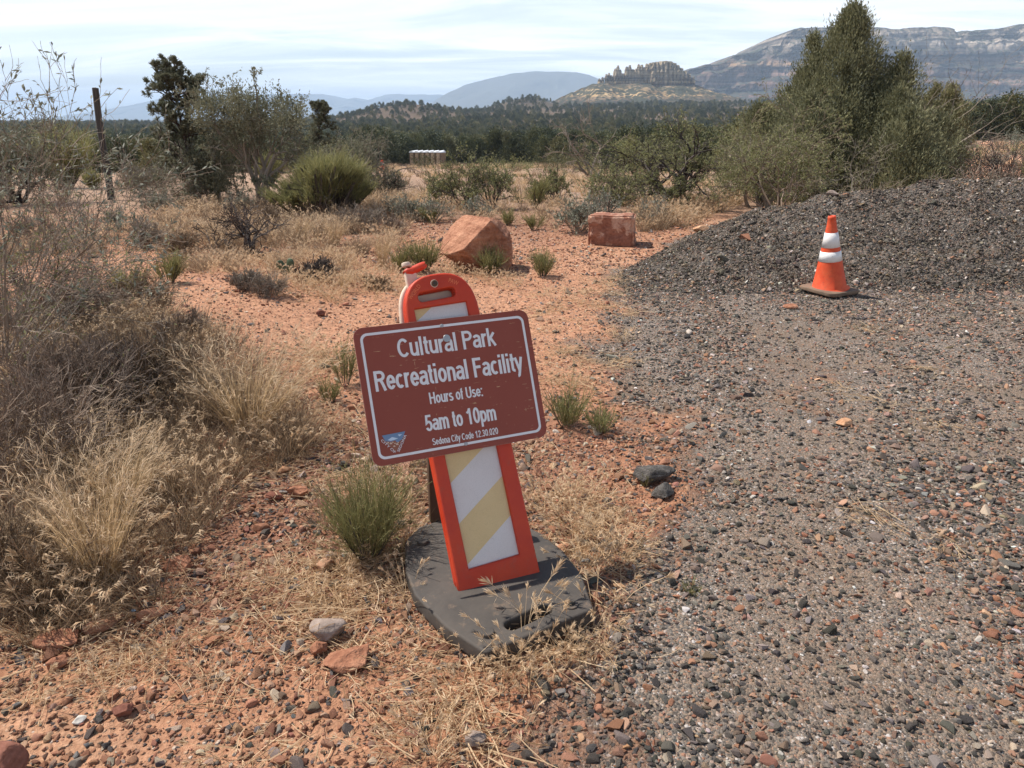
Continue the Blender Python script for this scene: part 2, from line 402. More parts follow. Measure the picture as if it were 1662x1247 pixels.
def m_clumps(rng, env, n_clump, per, leafL, leafW, crad, updir=.8, flat=.5):
    """Foliage for a dense crown: env(rng) gives a clump centre and an outward direction."""
    mb = MB(); Ps, Ds = [], []
    for i in range(n_clump):
        c, o, sc = env(rng)
        k = max(4, int(per*rng.uniform(.6, 1.3)))
        off = rng.normal(size=(k, 3))*crad*sc; off[:, 2] *= 1+updir
        off += (off@o)[:, None]*o*.4
        P = c+off; D = unit(o*flat+np.array([0, 0, updir])+rng.normal(size=(k, 3))*.42+unit(off)*.3)
        Ps.append(P); Ds.append(D)
    P = np.concatenate(Ps); D = np.concatenate(Ds); n = len(P)
    V, F, _, _ = strips(P, D, leafL*rng.uniform(.6, 1.35, n), rng.normal(size=(n, 3))*leafL*.12, leafW*rng.uniform(.7, 1.3, n), 2, 'leaf', rng)
    mb.add(V, F); return mb

# ---------------------------------------------------------------- rock builders
def ico(sub):
    bm = bmesh.new(); bmesh.ops.create_icosphere(bm, subdivisions=sub, radius=1)
    v = np.array([q.co[:] for q in bm.verts]); f = np.array([[q.index for q in p.verts] for p in bm.faces]); bm.free(); return v, f
def n3(p, sc, seed=0):
    return (fbm(p[:, 0]*sc+seed, p[:, 1]*sc-seed, 3, seed)+fbm(p[:, 1]*sc+5, p[:, 2]*sc+seed, 3, seed+3)+fbm(p[:, 2]*sc-seed, p[:, 0]*sc+9, 3, seed+7))/3-.5
def rock_mesh(rng, sub=3, cuts=9, dims=(1, 1, .7), rough=.08, planes=None, lo=.5, hi=.85):
    v, f = ico(sub); v = v*1.0
    pl = planes if planes is not None else [(rdir(1, rng)[0], rng.uniform(lo, hi)) for _ in range(cuts)]
    for n, dd in pl:
        n = unit(np.array(n, float)); e = v@n-dd; v = v-np.where(e > 0, e, 0)[:, None]*n*.94
    if rough: v = v*(1+rough*2*n3(v, 2.2, int(rng.integers(0, 50)))[:, None]+rough*.8*n3(v, 6.5, int(rng.integers(0, 50)))[:, None])
    v = v-[0, 0, 0]; ext = v.max(0)-v.min(0); v = (v-(v.max(0)+v.min(0))/2)/ext*np.array(dims)
    return v, f

def rockmat(name, c1, c2, c3=None, scale=6, bump=.01, attr=False):
    m, t, p = material(name); v = t.coord()
    n1 = t.noise(v, scale, 6, .62); n2 = t.noise(v, scale*7, 4, .6)
    col = t.ramp(n1, [(.3, c1), (.62, c2)]+([(.8, c3)] if c3 else []))
    col = t.mix(.35, col, t.ramp(n2, [(.35, .12), (.7, .9)]), 'SOFT_LIGHT')
    bed = t.noise(t.mapv(v, (.6, .6, 9), (.25, .12, 0)), scale*.5, 4, .6)
    if not attr:
        col = t.mix(.4, col, t.ramp(bed, [(.35, .15), (.65, .85)]), 'SOFT_LIGHT')
    if attr: col = t.mix(1, t.attr('col', 'INSTANCER'), t.ramp(n2, [(.3, .72), (.75, 1.25)]), 'MULTIPLY')
    t.put(p.inputs['Base Color'], col); p.inputs['Roughness'].default_value = .92; p.inputs['Specular IOR Level'].default_value = .2
    hh = t.math('ADD', n1, t.math('MULTIPLY', n2, .35))
    if not attr: hh = t.math('ADD', hh, t.math('MULTIPLY', bed, .7))
    t.put(p.inputs['Normal'], t.bump(hh, bump))
    return m
REDROCK = rockmat('red_sandstone', (.25, .105, .06), (.41, .20, .118), (.52, .30, .19), 4, .045)
GREYROCK = rockmat('grey_brown_stone', (.22, .17, .14), (.36, .28, .23), None, 8, .01)
ASPH = rockmat('broken_asphalt', (.055, .05, .045), (.15, .135, .12), (.34, .31, .27), 34, .02)
DARKRED = rockmat('dark_red_stone', (.16, .065, .045), (.28, .12, .08), None, 9, .01)
PALE = rockmat('pale_orange_stone', (.45, .24, .13), (.60, .36, .21), None, 9, .01)
PEBBLE = rockmat('pebble', (.2, .2, .2), (.3, .3, .3), None, 30, .003, True)

# ---------------------------------------------------------------- scattering as stuff (one object)
def scatter(name, protos, P, rot, scl, idx, col=None, base=None, mats=None):
    """One object whose points each carry one of the prototype meshes."""
    c = bpy.data.collections.new(name+' kinds')
    for i, me in enumerate(protos):
        c.objects.link(bpy.data.objects.new(f'{name} kind {i:02d}', me))
    n = len(P)
    if base is None: me = bpy.data.meshes.new(name); me.vertices.add(n); me.vertices.foreach_set('co', np.asarray(P, np.float32).ravel()); n0 = 0
    else:
        me = base; n0 = len(me.vertices); me.vertices.add(n)
        co = np.empty((n0+n)*3, np.float32); me.vertices.foreach_get('co', co); co[n0*3:] = np.asarray(P, np.float32).ravel(); me.vertices.foreach_set('co', co)
    def at_(nm, typ, key, arr, w_):
        a = me.attributes.new(nm, typ, 'POINT'); full = np.zeros((n0+n, w_), np.float32 if typ != 'INT' else np.int32); full[n0:] = np.asarray(arr).reshape(n, w_); a.data.foreach_set(key, full.ravel())
    at_('prot', 'FLOAT_VECTOR', 'vector', rot, 3)
    scl = np.asarray(scl, float)
    if scl.ndim == 1: scl = np.stack([scl]*3, 1)
    at_('pscl', 'FLOAT_VECTOR', 'vector', scl, 3); at_('pidx', 'INT', 'value', idx, 1); at_('psel', 'FLOAT', 'value', np.ones(n), 1)
    if col is not None: at_('col', 'FLOAT_COLOR', 'color', np.concatenate([col, np.ones((n, 1))], 1), 4)
    me.update()
    g = bpy.data.node_groups.new(name, 'GeometryNodeTree')
    g.interface.new_socket('Geometry', in_out='INPUT', socket_type='NodeSocketGeometry'); g.interface.new_socket('Geometry', in_out='OUTPUT', socket_type='NodeSocketGeometry')
    N = g.nodes; gi = N.new('NodeGroupInput'); go = N.new('NodeGroupOutput'); ip = N.new('GeometryNodeInstanceOnPoints'); ci = N.new('GeometryNodeCollectionInfo')
    ci.inputs['Collection'].default_value = c; ci.inputs['Separate Children'].default_value = True; ci.inputs['Reset Children'].default_value = True
    def na(nm, dt):
        q = N.new('GeometryNodeInputNamedAttribute'); q.data_type = dt; q.inputs['Name'].default_value = nm; return q.outputs['Attribute']
    L = g.links.new
    L(gi.outputs[0], ip.inputs['Points']); L(ci.outputs[0], ip.inputs['Instance']); ip.inputs['Pick Instance'].default_value = True
    L(na('pidx', 'INT'), ip.inputs['Instance Index']); L(na('prot', 'FLOAT_VECTOR'), ip.inputs['Rotation']); L(na('pscl', 'FLOAT_VECTOR'), ip.inputs['Scale'])
    cmp = N.new('FunctionNodeCompare'); cmp.data_type = 'FLOAT'; L(na('psel', 'FLOAT'), cmp.inputs[0]); cmp.inputs[1].default_value = .5; L(cmp.outputs[0], ip.inputs['Selection'])
    if base is None: L(ip.outputs[0], go.inputs[0])
    else:
        j = N.new('GeometryNodeJoinGeometry'); L(gi.outputs[0], j.inputs[0]); L(ip.outputs[0], j.inputs[0]); L(j.outputs[0], go.inputs[0])
    o = link(name, me); md = o.modifiers.new('scatter', 'NODES'); md.node_group = g
    return o

# ---------------------------------------------------------------- ground
def G0(px, py, z=0.):
    d_ = ray(px, py); return (np.array([0, 0, CAM_H])+d_*((z-CAM_H)/d_[2]))[:2]
_gb = np.array([G0(*q) for q in [(815, 1247), (925, 1090), (1075, 930), (1120, 800), (1040, 690), (985, 600), (975, 540), (1010, 480), (1020, 455)]])
def GRAVEL(x, y):
    """0 = red soil, 1 = grey gravel."""
    x = np.asarray(x, float); y = np.asarray(y, float)
    xb = np.interp(y, _gb[:, 1], _gb[:, 0]); xb = np.where(y > 8, 1.2+(y-8)*.55, xb)
    n = fbm(x*1.6, y*1.6, 4, 41)-.5
    g = smooth(-.50, .50, x-xb+n*1.1)
    n2 = fbm(x*1.1+7, y*1.1, 4, 43)
    g = g*(1-.30*smooth(.56, .72, n2)*smooth(.2, .8, x-xb))
    return g*(1-smooth(10.5, 12, y))*(1-smooth(9, 10, x))

def build_ground():
    r = np.geomspace(.06, 20000, 620); th = np.concatenate([np.linspace(-76, 76, 400), np.linspace(80, 280, 34)])*pi/180
    R_, T_ = np.meshgrid(r, th, indexing='ij'); X = R_*np.sin(T_); Y = R_*np.cos(T_); Z = H(X, Y)
    nr, nt = R_.shape
    V = np.stack([X, Y, Z], -1).reshape(-1, 3)
    i = np.arange(nr-1)[:, None]*nt; j = np.arange(nt)[None]; j2 = (j+1) % nt
    F = np.stack([i+j, i+nt+j, i+nt+j2, i+j2], -1).reshape(-1, 4)
    F = F[:, ::-1]
    mb = MB(); mb.add(V, F)
    me = mb.mesh('ground', [], True)
    x, y = V[:, 0], V[:, 1]; n1 = fbm(x*.7, y*.7, 4, 51)[:, None]; n2 = fbm(x*.05, y*.05, 4, 53)[:, None]; n4 = fbm(x*.006, y*.006, 4, 57)[:, None]
    red = np.array([.36, .175, .10]); redp = np.array([.45, .255, .155]); redd = np.array([.25, .125, .078])
    c = redd+(red-redd)*smooth(.25, .5, n1)+(redp-red)*smooth(.5, .75, n1)
    k = (smooth(3.2, 6, y)*(1-smooth(9, 13, y)))[:, None]; c = c*(1-.6*k)+.6*k*np.array([.52, .275, .165])
    fld = np.array([.34, .225, .155])+(n2-.5)*np.array([.22, .13, .08])
    k = smooth(10.5, 16, y)[:, None]; c = c*(1-k)+fld*k
    rp = (smooth(.5, .62, x/np.maximum(y, 1))*smooth(14, 20, y)*(1-smooth(60, 80, y)))[:, None]*(.45+.55*smooth(.40, .55, n2)); c = c*(1-rp)+np.array([.52, .27, .17])*rp
    k = smooth(110, 135, y)[:, None]; c = c*(1-k)+k*(np.array([.125, .088, .06])+(n4-.5)*np.array([.07, .04, .025]))
    k = smooth(700, 1600, y)[:, None]; c = c*(1-k)+k*(np.array([.066, .06, .042])+(n4-.5)*np.array([.04, .028, .02]))
    c = np.clip(c, .01, .9)
    a = me.attributes.new('soil', 'FLOAT_COLOR', 'POINT'); a.data.foreach_set('color', np.concatenate([c, np.ones((len(c), 1))], 1).astype(np.float32).ravel())
    a = me.attributes.new('gravel', 'FLOAT', 'POINT'); a.data.foreach_set('value', GRAVEL(x, y).astype(np.float32))
    me.materials.append(GROUND)
    return tag(link('ground', me), kind='structure')

def gravel_color(t, v, fine=95, mid=42):
    """Grain colours of the grey gravel: returns (colour, height)."""
    r1 = t.voro(v, fine, 'Color'); d1 = t.voro(v, fine); r2 = t.voro(v, mid, 'Color'); d2 = t.voro(v, mid)
    stops = [(0, (.07, .062, .055)), (.25, (.13, .115, .10)), (.48, (.20, .175, .15)), (.68, (.25, .19, .14)), (.82, (.29, .21, .155)), (.9, (.30, .16, .105)), (.96, (.42, .36, .31)), (1, (.5, .47, .44))]
    c1 = t.ramp(t.sep(r1)[0], stops); c2 = t.ramp(t.sep(r2)[0], stops)
    pick = t.math('GREATER_THAN', t.sep(r2)[1], .5)
    col = t.mix(pick, c1, c2)
    h1 = t.math('MULTIPLY', t.math('SUBTRACT', .6, d1), .45); h2 = t.math('SUBTRACT', .6, d2)
    hgt = t.new('ShaderNodeMix', data_type='FLOAT'); t.put(hgt.inputs[0], pick); t.put(hgt.inputs[2], h1); t.put(hgt.inputs[3], h2)
    return col, hgt.outputs[0]

GROUND, t, p = material('ground')
v = t.coord('Object'); soil = t.attr('soil'); grv = t.attr('gravel', out='Fac')
n_f = t.noise(v, 14, 6, .65); n_m = t.noise(v, 3.2, 5, .6); n_s = t.noise(v, 60, 4, .65)
soilc = t.mix(1, soil, t.ramp(n_f, [(.28, .68), (.52, 1.0), (.74, 1.30)]), 'MULTIPLY')
soilc = t.mix(.5, soilc, t.ramp(n_s, [(.3, .2), (.7, .8)]), 'SOFT_LIGHT')
pr = t.voro(v, 55, 'Color'); pd_ = t.voro(v, 55); prx = t.sep(pr)
pebc = t.ramp(prx[0], [(0, (.10, .085, .075)), (.25, (.26, .12, .075)), (.55, (.42, .22, .13)), (.8, (.5, .32, .21)), (.93, (.56, .46, .37)), (1, (.16, .15, .15))], 'CONSTANT')
pick = t.math('MULTIPLY', t.math('GREATER_THAN', t.math('ADD', prx[1], t.math('MULTIPLY', n_m, .8)), .95), t.math('LESS_THAN', pd_, .42))
soilc = t.mix(t.math('MULTIPLY', pick, .8), soilc, pebc)
gc, gh = gravel_color(t, v, 190, 100)
dust = t.ramp(t.noise(v, 1.3, 6, .65), [(.44, 0), (.62, 1)])
gc = t.mix(t.math('MULTIPLY', dust, .55), gc, t.mix(n_f, (.16, .112, .076), (.25, .17, .115)))
gm = t.ramp(t.math('ADD', grv, t.math('MULTIPLY', t.math('SUBTRACT', t.noise(v, 5, 8, .75), .5), 1.9)), [(.30, 0), (.72, 1)])
t.put(p.inputs['Base Color'], t.mix(gm, soilc, gc)); p.inputs['Roughness'].default_value = .95; p.inputs['Specular IOR Level'].default_value = .12
hs = t.math('ADD', t.math('MULTIPLY', n_f, .9), t.math('ADD', t.math('MULTIPLY', n_s, .25), t.math('MULTIPLY', pick, t.math('SUBTRACT', .5, pd_))))
hm = t.new('ShaderNodeMix', data_type='FLOAT'); t.put(hm.inputs[0], gm); t.put(hm.inputs[2], hs); t.put(hm.inputs[3], t.math('ADD', t.math('MULTIPLY', gh, .22), t.math('MULTIPLY', n_s, .30)))
t.put(p.inputs['Normal'], t.bump(hm.outputs[0], .034, 1.0))
build_ground()

PILEM, t, p = material('asphalt_millings'); v = t.coord()
gc, gh = gravel_color(t, v, 70, 30)
gc = t.mix(.52, gc, t.mix(t.noise(v, 2.5, 6, .65), (.04, .037, .034), (.13, .112, .094)))
t.put(p.inputs['Base Color'], gc); p.inputs['Roughness'].default_value = .95; p.inputs['Specular IOR Level'].default_value = .15
t.put(p.inputs['Normal'], t.bump(t.math('ADD', gh, t.math('MULTIPLY', t.noise(v, 9, 5, .65), .9)), .05, .95))

# ---------------------------------------------------------------- pebbles
PEBS = []
for i in range(10):
    mb = MB(); mb.add(*rock_mesh(RNG, 3, 9, (2, RNG.uniform(1.1, 1.9), RNG.uniform(.7, 1.4)), .05, lo=.30, hi=.62)); PEBS.append(mb.mesh('pebble', PEBBLE))
PAL_G = np.array([(.078, .068, .058), (.145, .125, .106), (.235, .20, .168), (.22, .155, .108), (.38, .28, .205), (.38, .20, .13), (.50, .44, .38), (.64, .60, .55), (.31, .26, .215)])
PW_G = np.array([.33, .23, .10, .15, .045, .085, .025, .008, .06])
PAL_R = np.array([(.30, .14, .085), (.42, .21, .125), (.50, .30, .19), (.24, .11, .07), (.13, .11, .10), (.52, .40, .30), (.2, .18, .17), (.38, .24, .17)])
PW_R = np.array([.2, .24, .14, .12, .09, .06, .05, .1])
def palette(n, pal, pw, rng=RNG):
    c = pal[rng.choice(len(pal), n, p=pw/pw.sum())]; return np.clip(c*rng.uniform(.78, 1.22, (n, 1))*(1+rng.normal(0, .04, (n, 3))), .01, .9)
def wedge(n, y0, y1, xl, xr, pw=1., rng=RNG):
    y = y0+(y1-y0)*rng.uniform(0, 1, n)**pw; x = y*(xl+(xr-xl)*rng.uniform(0, 1, n))+0; return x, y
def build_gravel():
    P, S, C = [], [], []
    def lay(x, y, s, c, sink=.25):
        z = HT(x, y); P.append(np.stack([x, y, z+s*.5*(1-2*sink)], 1)); S.append(s); C.append(c)
    r = RNG
    for n, y0, y1, smed, sg in ((90000, .9, 3.1, .0047, .48), (19000, .9, 3.3, .0102, .38), (110000, 2.8, 8.8, .0060, .46), (11000, 2.8, 8.8, .0120, .36)):
        x = r.uniform(-.3, 6.2, n); y = r.uniform(y0, y1, n); k = (x < .85*y+.8) & (r.uniform(size=n) < GRAVEL(x, y)**1.4) & (PILE(x, y) < .05)
        # bare dusty spots in the gravel
        tr_ = fbm(x*2.2-y*.45, y*.35+x*.1, 4, 61); k &= r.uniform(size=n) > .62*smooth(.50, .66, tr_)
        x, y = x[k], y[k]; s = smed*np.exp(r.normal(0, sg, len(x)))
        redf = (smooth(.6, 1.8, x)*(1-smooth(1.9, 3.1, y)))
        c = np.where((r.uniform(size=len(x)) < .10+.33*redf)[:, None], palette(len(x), PAL_R, PW_R), palette(len(x), PAL_G, PW_G))
        lay(x, y, s, c)
    for n, y0, y1, smed, sg in ((150000, .9, 3.6, .0052, .5), (15000, .9, 4.2, .0108, .45), (30000, 3.4, 9.5, .0075, .45), (1100, 3.4, 12, .018, .4)):
        x = r.uniform(-5.5, 2.6, n); y = r.uniform(y0, y1, n); k = (np.abs(x) < .85*y+.8) & (r.uniform(size=n) > GRAVEL(x, y)) & (PILE(x, y) < .03)
        k &= r.uniform(size=n) < .5+.5*smooth(.38, .60, fbm(x*1.3, y*1.3, 4, 63))
        x, y = x[k], y[k]; s = smed*np.exp(r.normal(0, sg, len(x)))
        near_grv = GRAVEL(x, y)
        c = np.where((r.uniform(size=len(x)) < .13+.5*near_grv)[:, None], palette(len(x), PAL_G, PW_G), palette(len(x), PAL_R, PW_R)); lay(x, y, s, c)
    # stony strip of red field gravel round the boulder and the block
    n = 7000; x = r.uniform(-3, 3.4, n); y = r.uniform(8.3, 12.5, n); k = PILE(x, y) < .03; x, y = x[k], y[k]
    lay(x, y, .012*np.exp(r.normal(0, .4, len(x))), palette(len(x), PAL_R, PW_R))
    P = np.concatenate(P); S = np.concatenate(S); C = np.concatenate(C); n = len(P)
    rot = np.stack([r.normal(0, .35, n), r.normal(0, .35, n), r.uniform(0, 2*pi, n)], 1)
    sc = S[:, None]*r.uniform(.8, 1.25, (n, 3)); sc[:, 2] *= .85
    tag(scatter('gravel', PEBS, P, rot, sc, r.integers(0, len(PEBS), n), C), kind='stuff', label='loose grey and reddish gravel strewn over the ground', cat='gravel')
build_gravel()

def build_pile():
    xs = np.linspace(.9, 9.8, 330); ys = np.linspace(6.3, 12.3, 230); X, Y = np.meshgrid(xs, ys, indexing='ij')
    Z = H(X, Y)+PILE(X, Y)+(.03*(fbm(X*9, Y*9, 3, 71)-.5)+.02*(fbm(X*26, Y*26, 2, 73)-.5))*smooth(.0, .1, PILE(X, Y))
    ny = Y.shape[1]; V = np.stack([X, Y, Z], -1).reshape(-1, 3); i = np.arange(len(xs)-1)[:, None]*ny; j = np.arange(ny-1)[None]
    F = np.stack([i+j, i+ny+j, i+ny+j+1, i+j+1], -1).reshape(-1, 4); me = MB().add(V, F).mesh('gravel_pile', [PILEM], True)
    r = RNG; n = 125000; x = r.uniform(1.0, 8.2, n); y = r.uniform(6.4, 11.8, n); hp = PILE(x, y); k = (hp > .0) & (r.uniform(size=n) < .5+.5*smooth(0, .05, hp)); x, y, hp = x[k], y[k], hp[k]; n = len(x)
    s = .0068*np.exp(r.normal(0, .50, n)); P = np.stack([x, y, HT(x, y)+s*.35], 1)
    C = palette(n, PAL_G*np.array([.84, .80, .74]), np.array([.34, .30, .12, .09, .04, .02, .03, .015, .05]))
    rot = np.stack([r.normal(0, .5, n), r.normal(0, .5, n), r.uniform(0, 2*pi, n)], 1)
    o = scatter('loose_stones', PEBS, P, rot, s[:, None]*r.uniform(.75, 1.3, (n, 3)), r.integers(0, len(PEBS), n), C)
    o.parent = tag(link('gravel_pile', me), 'long low heap of dark grey crushed asphalt behind the traffic cone', 'gravel pile'); tag(o, kind='stuff')
build_pile()

# ---------------------------------------------------------------- mountains
def rockface(name, bands, z0, z1, veg=.5, warp=18, vegc=((.035, .042, .028), (.075, .078, .05)), sp=.03, slope=.72, lay_s=.055, dots=None):
    m, t, p = material(name); v = t.coord('Object'); x, y, z = t.sep(v)
    wv = t.noise(v, .006, 5, .6)
    h = t.rng(t.math('ADD', z, t.math('MULTIPLY', t.math('SUBTRACT', wv, .5), warp)), z0, z1)
    col = t.ramp(h, bands)
    lay = t.noise(t.comb(t.math('MULTIPLY', x, .02), t.math('MULTIPLY', y, .02), t.math('MULTIPLY', z, 1.0)), lay_s, 4, .65)
    col = t.mix(.75, col, t.ramp(lay, [(.34, .02), (.5, .5), (.66, 1)]), 'OVERLAY')
    strk = t.noise(t.comb(x, y, t.math('MULTIPLY', z, .15)), .022, 6, .75); col = t.mix(.85, col, t.ramp(strk, [(.3, .15), (.68, .85)]), 'SOFT_LIGHT')
    nz = t.sep(t.geo('Normal'))[2]
    vg = t.math('ADD', t.math('MULTIPLY', t.noise(v, sp, 4, .75), 1.0), t.math('MULTIPLY', t.math('SUBTRACT', nz, slope), 1.3))
    vm = t.math('MULTIPLY', t.ramp(vg, [(.50-.12*veg, 0), (.62-.12*veg, 1)]), .92)
    if dots: vm = t.math('MAXIMUM', vm, t.math('MULTIPLY', t.math('LESS_THAN', t.voro(v, dots[0]), t.math('MULTIPLY', t.noise(v, .012, 3, .6), dots[1])), t.ramp(nz, [(dots[2], 0), (dots[2]+.12, .95)])))
    col = t.mix(vm, col, t.mix(t.noise(v, sp*4, 3, .7), vegc[0], vegc[1]))
    t.put(p.inputs['Base Color'], col); p.inputs['Roughness'].default_value = .95; p.inputs['Specular IOR Level'].default_value = .1
    t.put(p.inputs['Normal'], t.bump(t.math('ADD', t.math('MULTIPLY', lay, .6), t.noise(v, .05, 6, .7)), 14, .7))
    return m
def ridge(name, prof, D, front, back, shape, mat_, zb=-60, nx=420, gully=.0, gf=.004, jag=0., seed=0, rows=90, led=0.):
    """A hill or mesa: crest line given by sight lines at distance D, with real slopes in front and behind."""
    prof = np.array(prof, float); C = np.array([at(a, b, D) for a, b in prof]); xs = np.linspace(C[0, 0], C[-1, 0], nx); zc = np.interp(xs, C[:, 0], C[:, 2])
    zc = zc+jag*(fbm(xs*gf*6, xs*0, 4, seed)-.5)*smooth(0, 1, (zc-zb)/60)
    s_, hf = np.array(shape, float).T
    tt = np.linspace(0, 1, rows); hh = np.interp(tt, s_, hf)
    X, T_ = np.meshgrid(xs, tt, indexing='ij'); HH = np.broadcast_to(hh, X.shape)
    Zc = zc[:, None]; Z = zb+(Zc-zb)*HH
    rid = 1-np.abs(2*fbm(X*gf, HH*1.2, 5, seed+3)-1); off = gully*front*(rid-.6)*(4*HH*(1-HH)*.8+.2*(HH < .98))
    Yc = D+.06*front*(fbm(X*gf*.7, X*0, 3, seed+9)-.5)*2
    Yy = Yc-front*(1-T_)+off*(T_ < .985)
    Yy = Yy+led*(fbm(Z*.045+7, X*.0012, 3, seed+15, .6)-.5)*(T_ < .985)*(HH > .2)+led*.5*(fbm(X*gf*9, Z*.02, 4, seed+17)-.5)*(T_ < .985)
    Z = Z+(fbm(X*gf*5, Yy*gf*5, 4, seed+5)-.5)*(Zc-zb)*.07*(HH < .985)*(HH > .02)
    bk = np.array([.4, 1.0, 1.35]); bz = np.array([.985, .93, 0.0])
    Xb = np.repeat(xs[:, None], 3, 1); Yb = D+back*bk[None]+0*Xb; Zb = zb+(Zc-zb)*bz[None]
    V = np.stack([np.concatenate([X, Xb], 1), np.concatenate([Yy, Yb], 1), np.concatenate([Z, Zb], 1)], -1); nc = V.shape[1]
    i = np.arange(nx-1)[:, None]*nc; j = np.arange(nc-1)[None]; F = np.stack([i+j, i+nc+j, i+nc+j+1, i+j+1], -1).reshape(-1, 4)
    return MB().add(V.reshape(-1, 3), F), mat_
mesa_shape = [(0, 0), (.30, .12), (.48, .24), (.52, .33), (.60, .37), (.63, .46), (.71, .50), (.74, .60), (.82, .64), (.86, .86), (.93, .90), (.955, .985), (1, 1)]
talus = [(0, 0), (.3, .16), (.6, .45), (.85, .8), (1, 1)]
bluem = simple('blue_distance', (.10, .10, .085), .95, .1, 0, .35, .002)
M1 = rockface('mesa_rock', [(0, (.045, .042, .034)), (.22, (.06, .05, .04)), (.26, (.15, .085, .062)), (.31, (.07, .055, .045)), (.38, (.19, .115, .085)), (.42, (.085, .062, .05)), (.48, (.20, .125, .095)), (.53, (.09, .068, .055)), (.57, (.31, .20, .115)), (.61, (.17, .12, .095)), (.66, (.085, .07, .056)), (.71, (.24, .195, .15)), (.76, (.33, .27, .21)), (.80, (.17, .135, .105)), (.84, (.29, .235, .18)), (.88, (.20, .16, .12)), (.915, (.26, .21, .165)), (.945, (.085, .078, .058)), (1, (.055, .055, .04))], -30, 420, .5, 34, sp=.022, slope=.86, dots=(.035, .70, .70))
mb, m_ = ridge('mesa', [(985, 190), (1060, 160), (1100, 124), (1112, 116), (1120, 112), (1145, 106), (1170, 102), (1190, 92), (1200, 88), (1230, 82), (1245, 76), (1262, 74), (1270, 60), (1285, 48), (1300, 46), (1345, 45), (1400, 42), (1420, 45), (1455, 48), (1480, 46), (1500, 44), (1520, 43), (1540, 46), (1552, 52), (1575, 50), (1600, 48), (1640, 46), (1652, 40), (1670, 42), (1720, 46), (1800, 50), (1950, 60), (2200, 75), (2500, 120)],
               3600, 950, 800, mesa_shape, M1, nx=900, gully=.17, gf=.0042, jag=14, seed=11, rows=170, led=90.)
tag(link('mesa', mb.mesh('mesa', [m_])), 'long flat topped mesa with pale cliffs rising behind the big juniper', 'mesa', kind='structure')
mb, m_ = ridge('blue_mountain', [(640, 200), (680, 178), (700, 170), (715, 158), (735, 147), (760, 137), (800, 126), (845, 118), (885, 116.5), (935, 118), (955, 121), (970, 127), (1000, 135), (1060, 150), (1130, 175)],
               10500, 2800, 1800, [(0, 0), (.4, .25), (.7, .62), (.9, .93), (1, 1)], bluem, nx=260, gully=.15, gf=.0011, jag=20, seed=21)
tag(link('mountain', mb.mesh('mountain', [m_])), 'broad rounded mountain blue with distance left of the butte', 'mountain', kind='structure')
mb, m_ = ridge('far_mesa', [(20, 235), (85, 207), (105, 192), (120, 187), (180, 180), (240, 168), (270, 160), (310, 155), (440, 153), (525, 153), (545, 162), (553, 165), (577, 158.5), (592, 165), (615, 158), (630, 153.5), (650, 153), (715, 154), (800, 158), (900, 175)],
               16500, 2800, 2400, [(0, 0), (.5, .3), (.6, .62), (.8, .7), (.87, .97), (1, 1)], bluem, nx=300, gully=.2, gf=.0009, jag=25, seed=25)
tag(link('far_mesa', mb.mesh('far_mesa', [m_])), 'pale blue line of mesas on the left horizon', 'mesa', kind='structure')
FOOT = rockface('foothill_ground', [(0, (.15, .10, .075)), (1, (.22, .15, .11))], -60, 60, .95, 10, sp=.03, slope=.6)
mb, m_ = ridge('hills', [(40, 225), (85, 212), (110, 200), (150, 196), (200, 198), (260, 203), (320, 203), (420, 201), (520, 202), (640, 206), (760, 207), (860, 195), (960, 190)], 5200, 1800, 1500, talus, FOOT, nx=240, gully=.1, gf=.003, jag=20, seed=29)
tag(link('hills', mb.mesh('hills', [m_])), kind='structure')
# the butte: a wooded talus cone, a line of pinnacles and a capped block
BUT = rockface('butte_rock', [(0, (.085, .064, .045)), (.40, (.14, .098, .064)), (.50, (.34, .225, .11)), (.62, (.42, .29, .15)), (.74, (.24, .165, .10)), (.82, (.38, .275, .155)), (.92, (.25, .19, .125)), (1, (.36, .28, .18))], 0, 108, .25, 14, sp=.09, slope=.95, lay_s=.10, dots=(.085, 1.15, .55))
mb, m_ = ridge('butte', [(800, 190), (870, 176), (905, 161), (935, 147), (962, 137), (980, 135), (1010, 136), (1060, 137), (1098, 134), (1112, 135), (1125, 138), (1140, 143), (1160, 150), (1200, 160), (1260, 172), (1320, 182)], 2050, 560, 420, [(0, 0), (.25, .12), (.55, .42), (.62, .50), (.78, .72), (.86, .86), (1, 1)], BUT, nx=300, gully=.14, gf=.009, jag=8, seed=33, zb=-20)
bt = tag(link('butte', mb.mesh('butte', [m_])), 'craggy butte with a comb of rock pinnacles on its left shoulder', 'butte', kind='structure')
def pinnacle(px, top, w_, base=154, Y=2040, dep=1.0, seed=0, flat=.6):
    rng = np.random.default_rng(seed); b = at(px, base, Y); tp = at(px, top, Y)[2]; hw = w_*.5*mpp(Y)*1.02; n = 14; k = 11; V = []
    for i in range(k):
        f = i/(k-1); zz = b[2]+(tp-b[2])*f; r = hw*(1.45-.55*f)*(flat if i == k-1 else 1)*(1+.07*rng.normal())
        ledge = 1+.07*np.sin(f*19)
        for j in range(n):
            a = j/n*2*pi; rr = r*ledge*(1+.10*rng.normal()); V.append((b[0]+rr*cos(a), Y+rr*dep*sin(a), zz+(rng.normal()*hw*.10 if i else 0)))
    F = [(i*n+j, i*n+(j+1) % n, (i+1)*n+(j+1) % n, (i+1)*n+j) for i in range(k-1) for j in range(n)]
    tb = len(V); V.append((b[0], Y, tp+hw*.25)); T = [((k-1)*n+j, (k-1)*n+(j+1) % n, tb) for j in range(n)]
    return np.array(V), np.array(F), np.array(T)
mb = MB()
